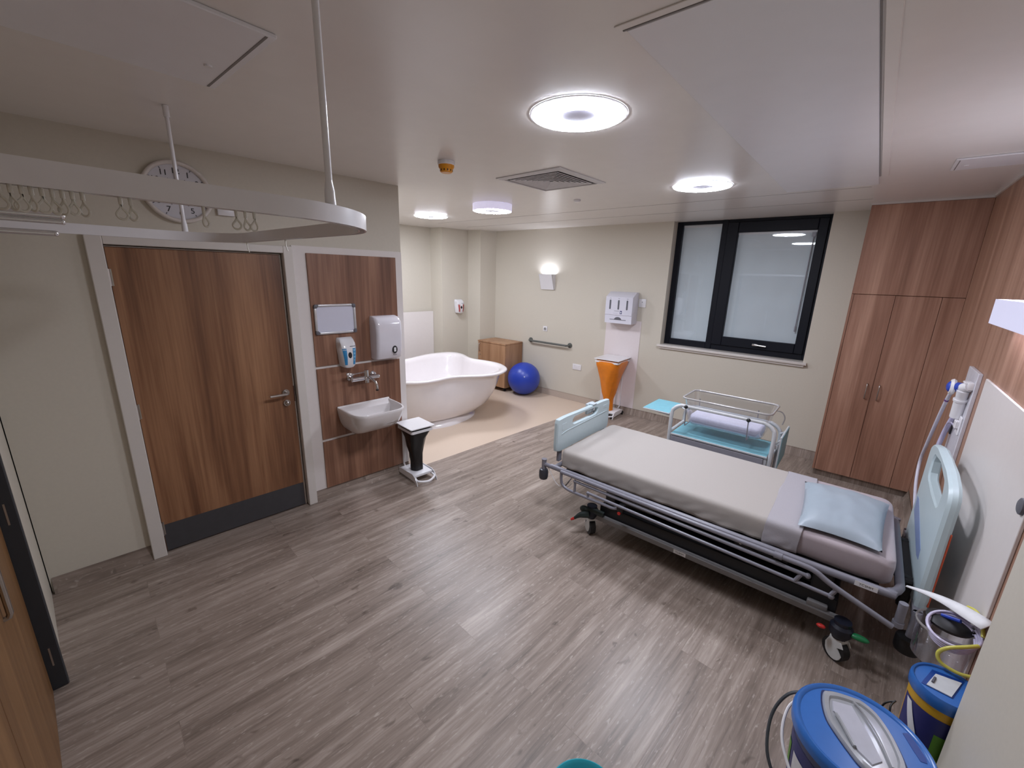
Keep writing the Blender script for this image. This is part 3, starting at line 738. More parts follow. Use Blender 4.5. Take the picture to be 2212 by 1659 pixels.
# mixer tap
tp = thing('mixer_tap', 'chrome wall mixer tap with long lever above the basin', 'tap', (0.008, -0.37, 1.02), 'W')
b = B()
for uu in (-0.50, -0.285):
    b = B(); b.lathe([(0.032, 0.008), (0.028, 0.018), (0.016, 0.019), (0.016, 0.055)], (0, uu, 1.08), 'X', 20); part(b, 'wall_flange', M_CHROME, tp)
b = B(); b.cyl((0.065, -0.508, 1.07), (0.065, -0.385, 1.07), 0.021, seg=24); b.cyl((0.065, -0.385, 1.07), (0.065, -0.26, 1.07), 0.017, seg=24); b.sphere((0.065, -0.26, 1.07), 0.0172, 1, 1, 1, 16, 10); b.sphere((0.065, -0.508, 1.07), 0.0212, 0.5, 0.4, 1, 16, 10)
b.cyl((0.055, -0.50, 1.08), (0.065, -0.495, 1.072), 0.016, seg=12); b.cyl((0.055, -0.285, 1.08), (0.065, -0.285, 1.072), 0.014, seg=12)
part(b, 'body', M_CHROME, tp)
b = B(); b.cyl((0.08, -0.378, 1.03), (0.08, -0.378, 1.145), 0.021, seg=24); b.box(0.062, 0.10, -0.40, -0.357, 1.055, 1.085, 0.004, 2); part(b, 'cartridge', M_CHROME, tp)
b = B(); b.tube([(0.08, -0.385, 1.128), (0.085, -0.44, 1.128), (0.09, -0.51, 1.124)], [0.006, 0.0055, 0.006], 10)
b.tube([(0.09, -0.50, 1.125), (0.091, -0.52, 1.126), (0.093, -0.55, 1.131), (0.094, -0.568, 1.135)], [0.007, 0.014, 0.016, 0.007], 12); part(b, 'lever', M_CHROME, tp)
b = B(); pts = spline([(0.085, -0.375, 1.085), (0.12, -0.366, 1.075), (0.165, -0.352, 1.055), (0.185, -0.346, 1.04), (0.192, -0.343, 1.012), (0.193, -0.342, 0.985)], 4); b.tube(pts, 0.012, 12); sp = part(b, 'spout', M_CHROME, tp)
b = B(); b.cyl((0.193, -0.342, 0.986), (0.193, -0.342, 0.974), 0.0128, seg=14); part(b, 'outlet', M_BLACK, sp)
# wash basin: rounded front, shelf back
bs = thing('wash_basin', 'white ceramic wall-hung wash basin on the walnut panels', 'basin', (0.008, -0.385, 0.6), 'W')
def basin_outline(z_s, inset, front):
    """outline in (n,u): flat back at n0, D-shaped front"""
    pts = []
    hw = 0.247 - inset; n0 = 0.008 + (inset if inset > 0 else 0); n1 = front
    for i in range(25):
        a = math.radians(-90 + 180 * i / 24)
        s = math.sin(a); c = math.cos(a)
        e = 0.42
        uu = hw * math.copysign(abs(s) ** 0.38, s); nn = n0 + (n1 - n0) * (abs(c) ** 0.42)
        pts.append((nn, -0.386 + uu))
    return pts
def ringz(pts, z, dip=0.0): return [(n, u, z - dip * max(0, (n - 0.02)) ) for n, u in pts]
b = B()
secs = [(0.60, 0.10, 0.13), (0.608, 0.075, 0.19), (0.64, 0.045, 0.265), (0.69, 0.022, 0.325), (0.745, 0.009, 0.362), (0.80, 0.001, 0.386), (0.823, 0.0, 0.392), (0.828, 0.004, 0.389)]
rings = []
for z, ins, fr_ in secs:
    rings.append([(max(n, 0.008), u, z) for n, u in basin_outline(z, ins, fr_)])
    for q in range(len(rings[-1])):
        n, u, zz = rings[-1][q]
        if q in (0, 24): rings[-1][q] = (0.008, u, zz)
inner = [(0.828, 0.016, 0.378, 0.03), (0.80, 0.026, 0.366, 0.085), (0.74, 0.038, 0.345, 0.095), (0.70, 0.06, 0.315, 0.105), (0.685, 0.11, 0.26, 0.13)]
for z, ins, fr_, nb in inner:
    o = basin_outline(z, ins, fr_); rings.append([(max(n, nb), u, z) for n, u in o])
b.loft(rings, True, True, True); part(b, 'bowl', M_CERAMIC, bs, smooth=50)
b = B(); b.box(0.008, 0.026, -0.635, -0.137, 0.80, 0.838, 0.006, 3); part(b, 'back_rim', M_CERAMIC, bs)
b = B(); b.lathe([(0.0, 0.0035), (0.022, 0.0035), (0.024, 0.0)], (0.19, -0.386, 0.687), 'Z', 20, cap=False); part(b, 'waste', M_CHROME, bs)

# clock
ck = thing('wall_clock', 'round white wall clock behind the curtain track', 'clock', (-0.012, -1.512, 2.262), 'W')
CU, CZ, CR = -1.515, 2.443, 0.183
def cl(n, x, y): return (n, CU + x, CZ + y)
b = B(); b.lathe([(CR - 0.012, 0.0), (CR, 0.006), (CR, 0.036), (CR - 0.006, 0.043), (CR - 0.014, 0.044), (CR - 0.022, 0.038), (CR - 0.024, 0.022)], (-0.012, CU, CZ), 'X', 56, cap=False); part(b, 'case', mat('clock_case', (214, 206, 200), 0.35), ck, smooth=50)
b = B(); b.lathe([(0.0, 0.020), (CR - 0.02, 0.020)], (-0.012, CU, CZ), 'X', 48, cap=False); part(b, 'dial', mat('clock_dial', (208, 206, 212), 0.5, var=0.01), ck)
for h in range(1, 13):
    b = B()
    a = math.radians(90 - 30 * h); r = 0.122
    # +u is to the viewer's right, so numerals read straight
    add_text(b, str(h), 0.046, lambda x, y, z, a=a, r=r: cl(0.0095 + z, r * math.cos(a) + x, r * math.sin(a) + y))
    part(b, 'numeral', M_BLACK, ck, smooth=0)
b = B()
for k in range(12):
    a = math.radians(30 * k)
    for r, w, l in ((0.085, 0.003, 0.006), (0.151, 0.0022, 0.010)):
        c, s = math.cos(a), math.sin(a)
        q = [(r - l / 2, -w), (r + l / 2, -w), (r + l / 2, w), (r - l / 2, w)]
        b.prism([(x * c - y * s, x * s + y * c) for x, y in q], 0.0085, 0.0095, lambda x, y, d: cl(d, x, y))
part(b, 'dial_marks', M_GREYMARK, ck, smooth=0)
for ang, L, w, d in ((90.5, 0.085, 0.006, 0.013), (91.5, 0.14, 0.0042, 0.016)):
    a = math.radians(ang); c, s = math.cos(a), math.sin(a)
    q = [(-0.02, -w), (L * 0.8, -w), (L, 0), (L * 0.8, w), (-0.02, w)]
    b = B(); b.prism([(x * c - y * s, x * s + y * c) for x, y in q], d, d + 0.0015, lambda x, y, dd: cl(dd, x, y)); part(b, 'hand', M_BLACK, ck, smooth=0)
b = B(); b.lathe([(0.008, 0.024), (0.007, 0.032)], (-0.012, CU, CZ), 'X', 16); part(b, 'hub', M_BLACK, ck)
b = B(); b.box(-0.012, 0.016, -1.318, -1.222, 2.33, 2.39, 0.004, 2)
top(b, 'sensor_box', M_WHITE, 'small white box on the wall right of the clock', 'sensor', fr='W')

# ------------------------------------------------------------------ sack holders with liners
def sack_holder(label, cx, cy, rz, LZ, lw, ld, bw, bd, wheels, baglabel, bagmat, bagsh, grpbag=None):
    t = thing('pedal_bin', label, 'bin', (0, 0, 0)); ORG[t.name] = Vector((0, 0, 0)); t.location = (cx, cy, 0); t.rotation_euler = (0, 0, rz)
    # local: x across, -y to the front (room), pole at +y
    b = B(); b.prism(rrect(-lw / 2, lw / 2, -ld / 2, ld / 2, 0.012, 3), LZ, LZ + 0.010, XY, 0.002, 1); b.box(-lw * 0.28, lw * 0.28, ld / 2 - 0.01, ld / 2 + 0.012, LZ - 0.008, LZ + 0.006, 0.003, 1); part(b, 'lid', M_WHITEG, t)
    b = B(); ring_o = rrect(-lw / 2 + 0.012, lw / 2 - 0.012, -ld / 2 + 0.012, ld / 2 - 0.005, 0.02, 4); ring_i = rrect(-lw / 2 + 0.024, lw / 2 - 0.024, -ld / 2 + 0.024, ld / 2 - 0.017, 0.012, 4)
    z0, z1 = LZ - 0.045, LZ - 0.02
    b.loft([[(x, y, z) for x, y in r] for r, z in ((ring_o, z0), (ring_o, z1), (ring_i, z1), (ring_i, z0), (ring_o, z0))]); part(b, 'hoop', M_WHITEG, t)
    b = B()
    for xx in (-lw * 0.2, lw * 0.2): b.tube(spline([(xx, ld / 2 + 0.012, LZ - 0.03), (xx, ld / 2 + 0.012, 0.16), (xx, ld / 2 - 0.005, 0.09), (xx, ld / 2 - 0.04, 0.075)], 5), 0.0085, 8)
    part(b, 'back_pole', M_WHITEG, t)
    b = B(); b.cyl((0.01, ld / 2 + 0.006, LZ - 0.02), (0.01, ld / 2 + 0.006, 0.07), 0.004, seg=8); part(b, 'lift_rod', M_STEEL, t)
    b = B(); b.box(-bw / 2 + 0.008, bw / 2 - 0.008, -bd * 0.36, bd * 0.38, 0.058, 0.085, 0.006, 2); part(b, 'base_plate', M_WHITEG, t)
    for s in (-1, 1):
        b = B(); poly = [(bd * 0.42, 0.03), (bd * 0.40, 0.085), (-bd * 0.30, 0.095), (-bd * 0.42, 0.075), (-bd * 0.52, 0.03), (-bd * 0.55, 0.0), (-bd * 0.49, 0.0), (-bd * 0.40, 0.028)]
        b.prism(poly, s * bw / 2 - 0.003, s * bw / 2 + 0.003, YZ, 0.001, 1); part(b, 'side_plate', M_WHITEG, t)
    b = B(); b.tube(spline([(-bw / 2 + 0.015, -bd * 0.36, 0.055), (-bw / 2 + 0.02, -bd * 0.5, 0.04), (0, -bd * 0.60, 0.03), (bw / 2 - 0.02, -bd * 0.5, 0.04), (bw / 2 - 0.015, -bd * 0.36, 0.055)], 6), 0.011, 8); part(b, 'foot_pedal', M_WHITEG, t)
    for xx, yy in wheels:
        b = B(); b.cyl((xx - 0.012, yy, 0.028), (xx + 0.012, yy, 0.028), 0.028, seg=18); part(b, 'wheel', M_BLACK, t)
    # the liner, held in the hoop: a thing of its own
    b = B(); rnd = random.Random(3); rings = []; NS = 48
    zt = LZ - 0.012
    H = [r for r in bagsh]
    for fz, sxx, syy, ox, oy, amp in H:
        ring = []
        for k in range(NS):
            a = 2 * PI * k / NS; c, s = math.cos(a), math.sin(a)
            p = 2.0 / (5.0 if fz > 0.8 else 2.2)
            x = (lw / 2 - 0.008) * sxx * math.copysign(abs(c) ** p, c); y = (ld / 2 - 0.008) * syy * math.copysign(abs(s) ** p, s)
            f = amp * (math.sin(a * 5 + fz * 4) * 0.6 + noise.noise(Vector((c * 2.2, s * 2.2, fz * 2.5))) * 1.2)
            ring.append((x * (1 + f) + ox, y * (1 + f) + oy, 0.088 + (zt - 0.088) * fz))
        rings.append(ring)
    b.loft(rings, True, False, True)
    o = finish(b, 'bin_liner', bagmat, 60); COL.objects.link(o); o.location = (cx, cy, 0); o.rotation_euler = (0, 0, rz); setp(o, baglabel, 'bag')
    return t
bag1 = [(0.995, 0.93, 0.93, 0, 0, 0.0), (0.90, 0.90, 0.90, 0, 0, 0.015), (0.75, 0.80, 0.78, 0, 0, 0.05), (0.55, 0.66, 0.60, 0.0, 0.0, 0.09), (0.38, 0.52, 0.46, 0.0, 0.0, 0.12), (0.2, 0.46, 0.42, 0.0, 0.0, 0.14), (0.06, 0.48, 0.40, 0, -0.005, 0.10), (0.0, 0.50, 0.38, 0, -0.008, 0.05)]
bag1 = list(reversed(bag1))
sack_holder('small white pedal bin beside the basin, holding a black liner', -3.195, 2.340, PI / 2 - 0.1, 0.555, 0.262, 0.292, 0.22, 0.36, [], 'black bag hanging in the small pedal bin under the basin', M_BLACKBAG, bag1)
bag2 = list(reversed([(1.0, 0.96, 0.96, 0, 0, 0.0), (0.96, 1.0, 1.0, 0, 0, 0.015), (0.90, 0.99, 0.99, 0, 0, 0.02), (0.84, 0.90, 0.92, 0, 0, 0.03), (0.6, 0.74, 0.80, 0.0, 0.0, 0.07), (0.35, 0.5, 0.58, 0.0, -0.01, 0.11), (0.22, 0.32, 0.40, 0.0, -0.02, 0.14), (0.12, 0.24, 0.30, 0.02, -0.02, 0.12), (0.0, 0.30, 0.28, 0.02, -0.03, 0.08)]))
sack_holder('tall white pedal bin by the window wall, holding an orange liner', -2.745, 5.515, 0.05, 0.86, 0.385, 0.44, 0.32, 0.36, [(-0.13, -0.16), (0.13, -0.16), (-0.16, 0.15), (0.16, 0.15)], 'orange bag hanging in the tall pedal bin by the window wall', M_ORANGE, bag2)

# ================================================================== BATHING AREA
bt = thing('birthing_bath', 'large white freestanding birthing bath with wavy rim', 'bath', (-4.65, 3.65, 0))
RIM = [(-5.32, 3.76), (-5.36, 3.95), (-5.40, 4.12), (-5.42, 4.35), (-5.37, 4.58), (-5.24, 4.71), (-5.03, 4.70), (-4.80, 4.60), (-4.62, 4.56), (-4.42, 4.60), (-4.18, 4.61), (-3.98, 4.54), (-3.81, 4.41), (-3.71, 4.22), (-3.69, 4.03), (-3.76, 3.84), (-3.87, 3.69), (-3.95, 3.55), (-3.975, 3.40), (-3.97, 3.25), (-4.00, 3.10), (-4.06, 2.98), (-4.15, 2.88), (-4.30, 2.76), (-4.50, 2.66), (-4.75, 2.62), (-5.0, 2.66), (-5.22, 2.80), (-5.34, 3.05), (-5.35, 3.35), (-5.32, 3.58)]
rim = spline([(x, y, 0) for x, y in RIM], 4, True)
BC = Vector((-4.62, 3.62, 0))
NR = len(rim)
nrm = []
for i in range(NR):
    d = (rim[(i + 1) % NR] - rim[i - 1]).normalized(); n = Vector((d.y, -d.x, 0))
    if n.dot(rim[i] - BC) < 0: n = -n
    nrm.append(n)
def base_pt(i):
    d = rim[i] - BC; a = math.atan2(d.y, d.x)
    return BC + Vector((0.50 * math.cos(a), 0.66 * math.sin(a), 0)) + Vector((0.06, 0.02, 0))
def bring(mixb, off, z):
    return [rim[i].lerp(base_pt(i), mixb) + nrm[i] * off + Vector((0, 0, z)) for i in range(NR)]
b = B()
RZ = 0.70
outer = [bring(1.0, -0.02, 0.085), bring(0.80, 0, 0.12), bring(0.56, 0, 0.22), bring(0.40, 0, 0.34), bring(0.28, 0, 0.48), bring(0.20, -0.005, 0.60), bring(0.12, -0.012, 0.645), bring(0.04, -0.006, 0.662), bring(0.0, -0.006, 0.672), bring(0.0, 0.0, 0.685), bring(0.0, -0.006, 0.698),
         bring(0.0, -0.02, 0.703), bring(0.04, -0.03, 0.703), bring(0.10, -0.04, 0.699), bring(0.15, -0.04, 0.685), bring(0.19, -0.04, 0.64), bring(0.25, -0.04, 0.53), bring(0.38, -0.04, 0.39), bring(0.55, -0.04, 0.27), bring(0.75, -0.04, 0.20), bring(0.95, -0.04, 0.17)]
b.loft(outer, True, True, True); part(b, 'shell', M_BATH, bt, smooth=60)
b = B()
b.loft([bring(1.0, 0.035, 0.0005), bring(1.0, 0.03, 0.02), bring(1.0, -0.01, 0.06), bring(1.0, -0.05, 0.095)], True, True, True); part(b, 'plinth', M_BATH, bt, smooth=60)
b = B(); p0 = Vector((-5.955, 4.10, 0)); p1 = Vector((-5.925, 4.80, 0)); d = (p1 - p0).normalized(); n = Vector((d.y, -d.x, 0))
for i in range(1): b.hexa([p0 + Vector((0, 0, 0.1)), p0 + n * 0.008 + Vector((0, 0, 0.1)), p1 + n * 0.008 + Vector((0, 0, 0.1)), p1 + Vector((0, 0, 0.1)), p0 + Vector((0, 0, 1.335)), p0 + n * 0.008 + Vector((0, 0, 1.335)), p1 + n * 0.008 + Vector((0, 0, 1.335)), p1 + Vector((0, 0, 1.335))])
top(b, 'splash_panel', M_WHITEPANEL, 'plain white splash sheet on the alcove wall above the bath', 'wall panel', smooth=0)
AW = Vector((-5.672, 5.165, 0)); ad = Vector((0.07, 0.9975, 0)); an = Vector((0.9975, -0.07, 0))
soap('soap_dispenser', 'white soap dispenser with red labels on the alcove wall', (AW.x, AW.y, 1.30), None, lambda n, u, z: AW + an * n + ad * u * 1.15 + Vector((0, 0, 1.30 + z * 0.95)), M_REDLAB, mat('dark_red_print', (120, 50, 50), 0.5))
# cabinet
cb = thing('cabinet', 'low oak bedside cabinet in the far corner behind the ball', 'cabinet', (-4.94, 5.52, 0))
x0, x1, y0, y1 = -5.275, -4.622, 5.285, 5.745
b = B(); b.box(x0, x1, y0 + 0.02, y1, 0.07, 0.825, 0.002, 1); part(b, 'body', M_OAK, cb)
b = B(); b.box(x0 - 0.004, x1 + 0.004, y0 - 0.006, y1, 0.825, 0.85, 0.003, 1); part(b, 'top', M_OAK, cb)
b = B(); b.box(x0 + 0.003, x1 - 0.003, y0, y0 + 0.018, 0.075, 0.82, 0.002, 1); cdoor = part(b, 'door', M_OAK, cb)
b = B(); b.tube(spline([(x0 + 0.05, y0, 0.80), (x0 + 0.05, y0 - 0.025, 0.785), (x0 + 0.05, y0 - 0.03, 0.73), (x0 + 0.05, y0 - 0.025, 0.675), (x0 + 0.05, y0, 0.66)], 4), 0.006, 8); part(b, 'handle', M_STEEL, cdoor)
b = B(); b.cyl((x0 + 0.05, y0, 0.60), (x0 + 0.05, y0 - 0.008, 0.60), 0.012, seg=14); part(b, 'lock', M_STEEL, cdoor)
for xx in (x0 + 0.06, x1 - 0.06):
    for yy in (y0 + 0.07, y1 - 0.06):
        b = B(); b.cyl((xx - 0.014, yy, 0.026), (xx + 0.014, yy, 0.026), 0.026, seg=16); b.box(xx - 0.018, xx + 0.018, yy - 0.012, yy + 0.012, 0.035, 0.07); part(b, 'castor', M_BLACK, cb)
# ball
bl = thing('exercise_ball', 'large blue exercise ball on the floor by the cabinet', 'ball', (-4.338, 5.462, 0))
b = B(); b.sphere((-4.338, 5.462, 0.277), 0.277, 1, 1, 1, 48, 32)
for v in b.bm.verts: v.co.z = max(v.co.z, 0.001)
part(b, 'bladder', M_BLUEBALL, bl, smooth=60)
d = (Vector((0, 0, 2.0)) - Vector((-4.338, 5.462, 0.277))); d = Vector((0.62, -0.73, 0.33)).normalized()
b = B(); c = Vector((-4.338, 5.462, 0.277)); b.cyl(c + d * 0.275, c + d * 0.280, 0.012, 0.009, 16); part(b, 'valve_plug', mat('pale_blue_plug', (190, 200, 225), 0.4), bl)
# grab rail
gr = thing('grab_rail', 'dark grey horizontal grab rail on the wall above the ball', 'grab rail', (-4.04, YF, 0.9))
for xx in (-4.445, -3.64):
    b = B(); b.lathe([(0.042, 0.0), (0.040, -0.012), (0.020, -0.018)], (xx, YF - 0.0005, 0.905), 'Y', 28); part(b, 'flange', M_GREYBAR, gr)
b = B(); b.tube(spline([(-4.445, YF - 0.005, 0.905), (-4.445, YF - 0.045, 0.905), (-4.42, YF - 0.07, 0.905), (-4.35, YF - 0.075, 0.905), (-3.735, YF - 0.075, 0.905), (-3.665, YF - 0.07, 0.905), (-3.64, YF - 0.045, 0.905), (-3.64, YF - 0.005, 0.905)], 5), 0.0165, 14); part(b, 'bar', M_GREYBAR, gr)
# sconce
sc = thing('wall_light', 'white wedge-shaped wall light glowing upward on the far wall', 'wall light', (-4.14, YF, 1.78))
b = B(); zb, zt = 1.775, 2.02
def wedge(b, x0, x1, x0t, x1t, zb, zt, db, dt, th=0.004):
    o = [(x0, YF - db, zb), (x1, YF - db, zb), (x1t, YF - dt, zt), (x0t, YF - dt, zt)]
    b.hexa([(x0, YF - db, zb), (x1, YF - db, zb), (x1, YF - db + th, zb), (x0, YF - db + th, zb), (x0t, YF - dt, zt), (x1t, YF - dt, zt), (x1t, YF - dt + th, zt), (x0t, YF - dt + th, zt)])
    for xa, xb, s in ((x0, x0t, 1), (x1, x1t, -1)):
        b.hexa([(xa, YF - db, zb), (xa + s * th, YF - db, zb), (xa + s * th, YF - 0.001, zb), (xa, YF - 0.001, zb), (xb, YF - dt, zt), (xb + s * th, YF - dt, zt), (xb + s * th, YF - 0.001, zt), (xb, YF - 0.001, zt)])
    b.box(x0, x1, YF - db, YF - 0.001, zb, zb + th)
wedge(b, -4.255, -3.995, -4.255, -3.995, zb, zt, 0.03, 0.115); part(b, 'shade', M_WHITEG, sc, smooth=0)
b = B(); b.box(-4.235, -4.015, YF - 0.09, YF - 0.012, 1.985, 1.995); part(b, 'lamp', emission('sconce_lamp', (232, 238, 255), SCONCE), sc)
# small fittings on the far wall
cp = thing('call_point', 'small square white socket above the grab rail', 'socket', (-4.15, YF, 1.08))
b = B(); b.box(-4.19, -4.105, YF - 0.010, YF - 0.0005, 1.085, 1.17, 0.003, 2); part(b, 'plate', M_WHITE, cp)
b = B(); b.lathe([(0.024, 0.0), (0.022, -0.008), (0.014, -0.009), (0.012, -0.003)], (-4.147, YF - 0.010, 1.127), 'Y', 20); part(b, 'socket', mat('socket_ring_grey', (150, 148, 146), 0.4), cp)
so = thing('wall_socket', 'double white wall socket left of the orange bag', 'socket', (-3.48, YF, 0.52))
b = B(); b.box(-3.56, -3.40, YF - 0.011, YF - 0.0005, 0.525, 0.62, 0.004, 2); part(b, 'plate', M_WHITE, so)
for xx in (-3.52, -3.44):
    b = B(); b.box(xx - 0.012, xx + 0.012, YF - 0.0145, YF - 0.011, 0.585, 0.605, 0.0015, 1); part(b, 'rocker', M_WHITE, so)
sw = thing('wall_switch', 'white wall switch plate right of the glove dispenser', 'switch', (-2.475, YF, 1.6))
b = B(); b.box(-2.535, -2.432, YF - 0.011, YF - 0.0005, 1.60, 1.715, 0.004, 2); part(b, 'plate', M_WHITE, sw)
b = B(); b.cyl((-2.485, YF - 0.011, 1.672), (-2.485, YF - 0.0125, 1.672), 0.006, seg=12); part(b, 'indicator', M_GREYMARK, sw)
b = B(); b.box(-3.02, -2.468, YF - 0.006, YF - 0.0005, 0.1, 1.40)
top(b, 'wall_panel', mat('pinkish_white_sheet', (224, 214, 214), 0.4, var=0.01), 'plain white wall sheet behind the tall bin with the orange bag', 'wall panel', smooth=0)
# apron and glove dispenser
gd = thing('glove_dispenser', 'white apron and glove dispenser with three grey slots', 'dispenser', (-2.75, YF, 1.36))
gy = YF - 0.18
b = B(); b.prism([(YF - 0.001, 1.36), (gy, 1.36), (gy, 1.475), (gy - 0.01, 1.48), (gy - 0.01, 1.73), (YF - 0.075, 1.80), (YF - 0.001, 1.80)], -2.96, -2.545, YZ, 0.006, 2); part(b, 'casing', mat('dispenser_white_steel', (216, 215, 226), 0.3, var=0.01), gd, smooth=30)
for xx in (-2.885, -2.755, -2.625):
    b = B(); b.prism(rrect(xx - 0.012, xx + 0.012, 1.555, 1.69, 0.0119, 5), gy - 0.012, gy - 0.009, XZ); part(b, 'slot', M_GREYMARK, gd, smooth=0)
    b = B(); b.box(xx - 0.012, xx + 0.012, gy - 0.0112, gy - 0.009, 1.707, 1.711); part(b, 'caption_line', M_GREYMARK, gd, smooth=0)
b = B(); poly = [(-2.88, 1.408), (-2.63, 1.408), (-2.63, 1.416), (-2.70, 1.416)] + [(-2.755 + 0.055 * math.cos(math.radians(a)), 1.412 + 0.038 * math.sin(math.radians(a))) for a in range(8, 175, 12)] + [(-2.81, 1.416), (-2.88, 1.416)]
b.prism(poly, gy - 0.002, gy + 0.002, XZ); part(b, 'apron_slot', M_GREYMARK, gd, smooth=0)
b = B(); b.box(-2.725, -2.695, gy - 0.0115, gy - 0.009, 1.497, 1.54); ll = part(b, 'label', M_BINLAB, gd, 'navy and white square label', smooth=0)
b = B(); b.box(-2.718, -2.702, gy - 0.0122, gy - 0.011, 1.507, 1.527); part(b, 'label_print', M_PAPER, ll, smooth=0)
b = B(); b.box(-2.815, -2.74, gy - 0.0112, gy - 0.009, 1.532, 1.536); part(b, 'caption_line', M_GREYMARK, gd, smooth=0)
b = B(); b.box(-2.83, -2.755, gy - 0.0112, gy - 0.009, 1.500, 1.503); part(b, 'caption_line', mat('pale_grey_mark', (176, 174, 186), 0.5), gd, smooth=0)

# ================================================================== WARDROBE
wd = thing('wardrobe', 'tall built-in walnut wardrobe in the right-hand corner', 'wardrobe', (0.2, 5.5, 0))
wy = 5.27; wx0, wx1 = -0.183, XR - 0.001
b = B(); b.box(wx0, wx1, wy + 0.02, YF - 0.001, 0.075, ZC - 0.02); part(b, 'carcass', M_WOODW, wd)
b = B(); b.box(wx0, wx1, wy, wy + 0.02, 1.911, ZC - 0.021, 0.0015, 1); part(b, 'top_panel', M_WOODW, wd)
b = B(); b.box(wx0, wx0 + 0.018, wy, wy + 0.02, 0.075, 1.907, 0.001, 1); part(b, 'edge_stile', M_WOODW, wd)
b = B(); b.box(0.447, wx1, wy, wy + 0.02, 0.075, 1.907, 0.0015, 1); part(b, 'side_filler', M_WOODW, wd)
for a0, a1, hx in ((wx0 + 0.021, 0.137, 0.095), (0.140, 0.444, 0.187)):
    b = B(); b.box(a0, a1, wy - 0.001, wy + 0.018, 0.076, 1.906, 0.0015, 1); dd = part(b, 'door', M_WOODW, wd)
    b = B(); b.tube(spline([(hx, wy - 0.001, 1.065), (hx, wy - 0.022, 1.055), (hx, wy - 0.030, 0.99), (hx, wy - 0.022, 0.928), (hx, wy - 0.001, 0.918)], 5), 0.0055, 8); part(b, 'handle', M_STEEL, dd)
b = B(); b.box(wx0 + 0.01, wx1, wy + 0.045, wy + 0.06, 0.0005, 0.075); part(b, 'plinth', M_SKIRT, wd)
b = B(); b.box(wx0 - 0.002, wx1, wy - 0.006, wy + 0.02, ZC - 0.02, ZC - 0.0005); b.box(XR - 0.012, XR, 1.96, wy, ZC - 0.016, ZC - 0.0005); top(b, 'trim_8', M_ARCH, 'thin white ceiling trim above the walnut wardrobe', 'trim', kind='structure', smooth=0)

# ================================================================== THE BED
bed = thing('hospital_bed', 'grey height-adjustable hospital bed with lowered side rails', 'bed', (-0.7, 3.17, 0))
FX0, FX1, FYN, FYF = -1.79, 0.375, 2.665, 3.69
b = B()
b.tube(spline([(FX0, FYN, 0.465), (-0.9, FYN, 0.462), (0.25, FYN, 0.462), (0.335, FYN + 0.02, 0.462), (0.375, FYN + 0.08, 0.462), (0.38, FYN + 0.2, 0.465), (0.38, FYF - 0.2, 0.465), (0.375, FYF - 0.08, 0.462), (0.335, FYF - 0.02, 0.462), (0.25, FYF, 0.462), (-0.9, FYF, 0.462), (FX0, FYF, 0.465)], 6), 0.021, 12)
b.tube([(FX0 + 0.03, FYN, 0.462), (FX0 + 0.03, FYF, 0.462)], 0.02, 10)
part(b, 'frame', M_GREYMET, bed, smooth=60)
b = B(); b.box(-1.70, 0.30, FYN + 0.05, FYF - 0.05, 0.425, 0.445, 0.004, 1)
part(b, 'sleep_deck', M_DARKMET, bed)
# end posts with bumpers
for yy in (FYN - 0.005, FYF + 0.005):
    b = B(); b.cyl((-1.862, yy, 0.40), (-1.862, yy, 0.505), 0.020, seg=16); b.cyl((-1.862, yy, 0.505), (-1.862, yy, 0.512), 0.0235, seg=16); b.tube([(-1.862, yy, 0.465), (-1.78, yy, 0.465)], 0.018, 10); part(b, 'corner_post', M_GREYMET, bed)
    b = B(); b.lathe([(0.018, 0.325), (0.034, 0.335), (0.039, 0.355), (0.039, 0.40), (0.034, 0.42), (0.02, 0.425)], (-1.862, yy, 0), seg=20); part(b, 'bumper', mat('dark_grey_bumper', (62, 62, 70), 0.35), bed)
    b = B(); b.cyl((0.392, yy - 0.03, 0.33), (0.392, yy - 0.03, 0.46), 0.019, seg=14); b.cyl((0.392, yy - 0.03, 0.325), (0.392, yy - 0.03, 0.352), 0.024, seg=14); part(b, 'corner_post', M_GREYMET, bed)
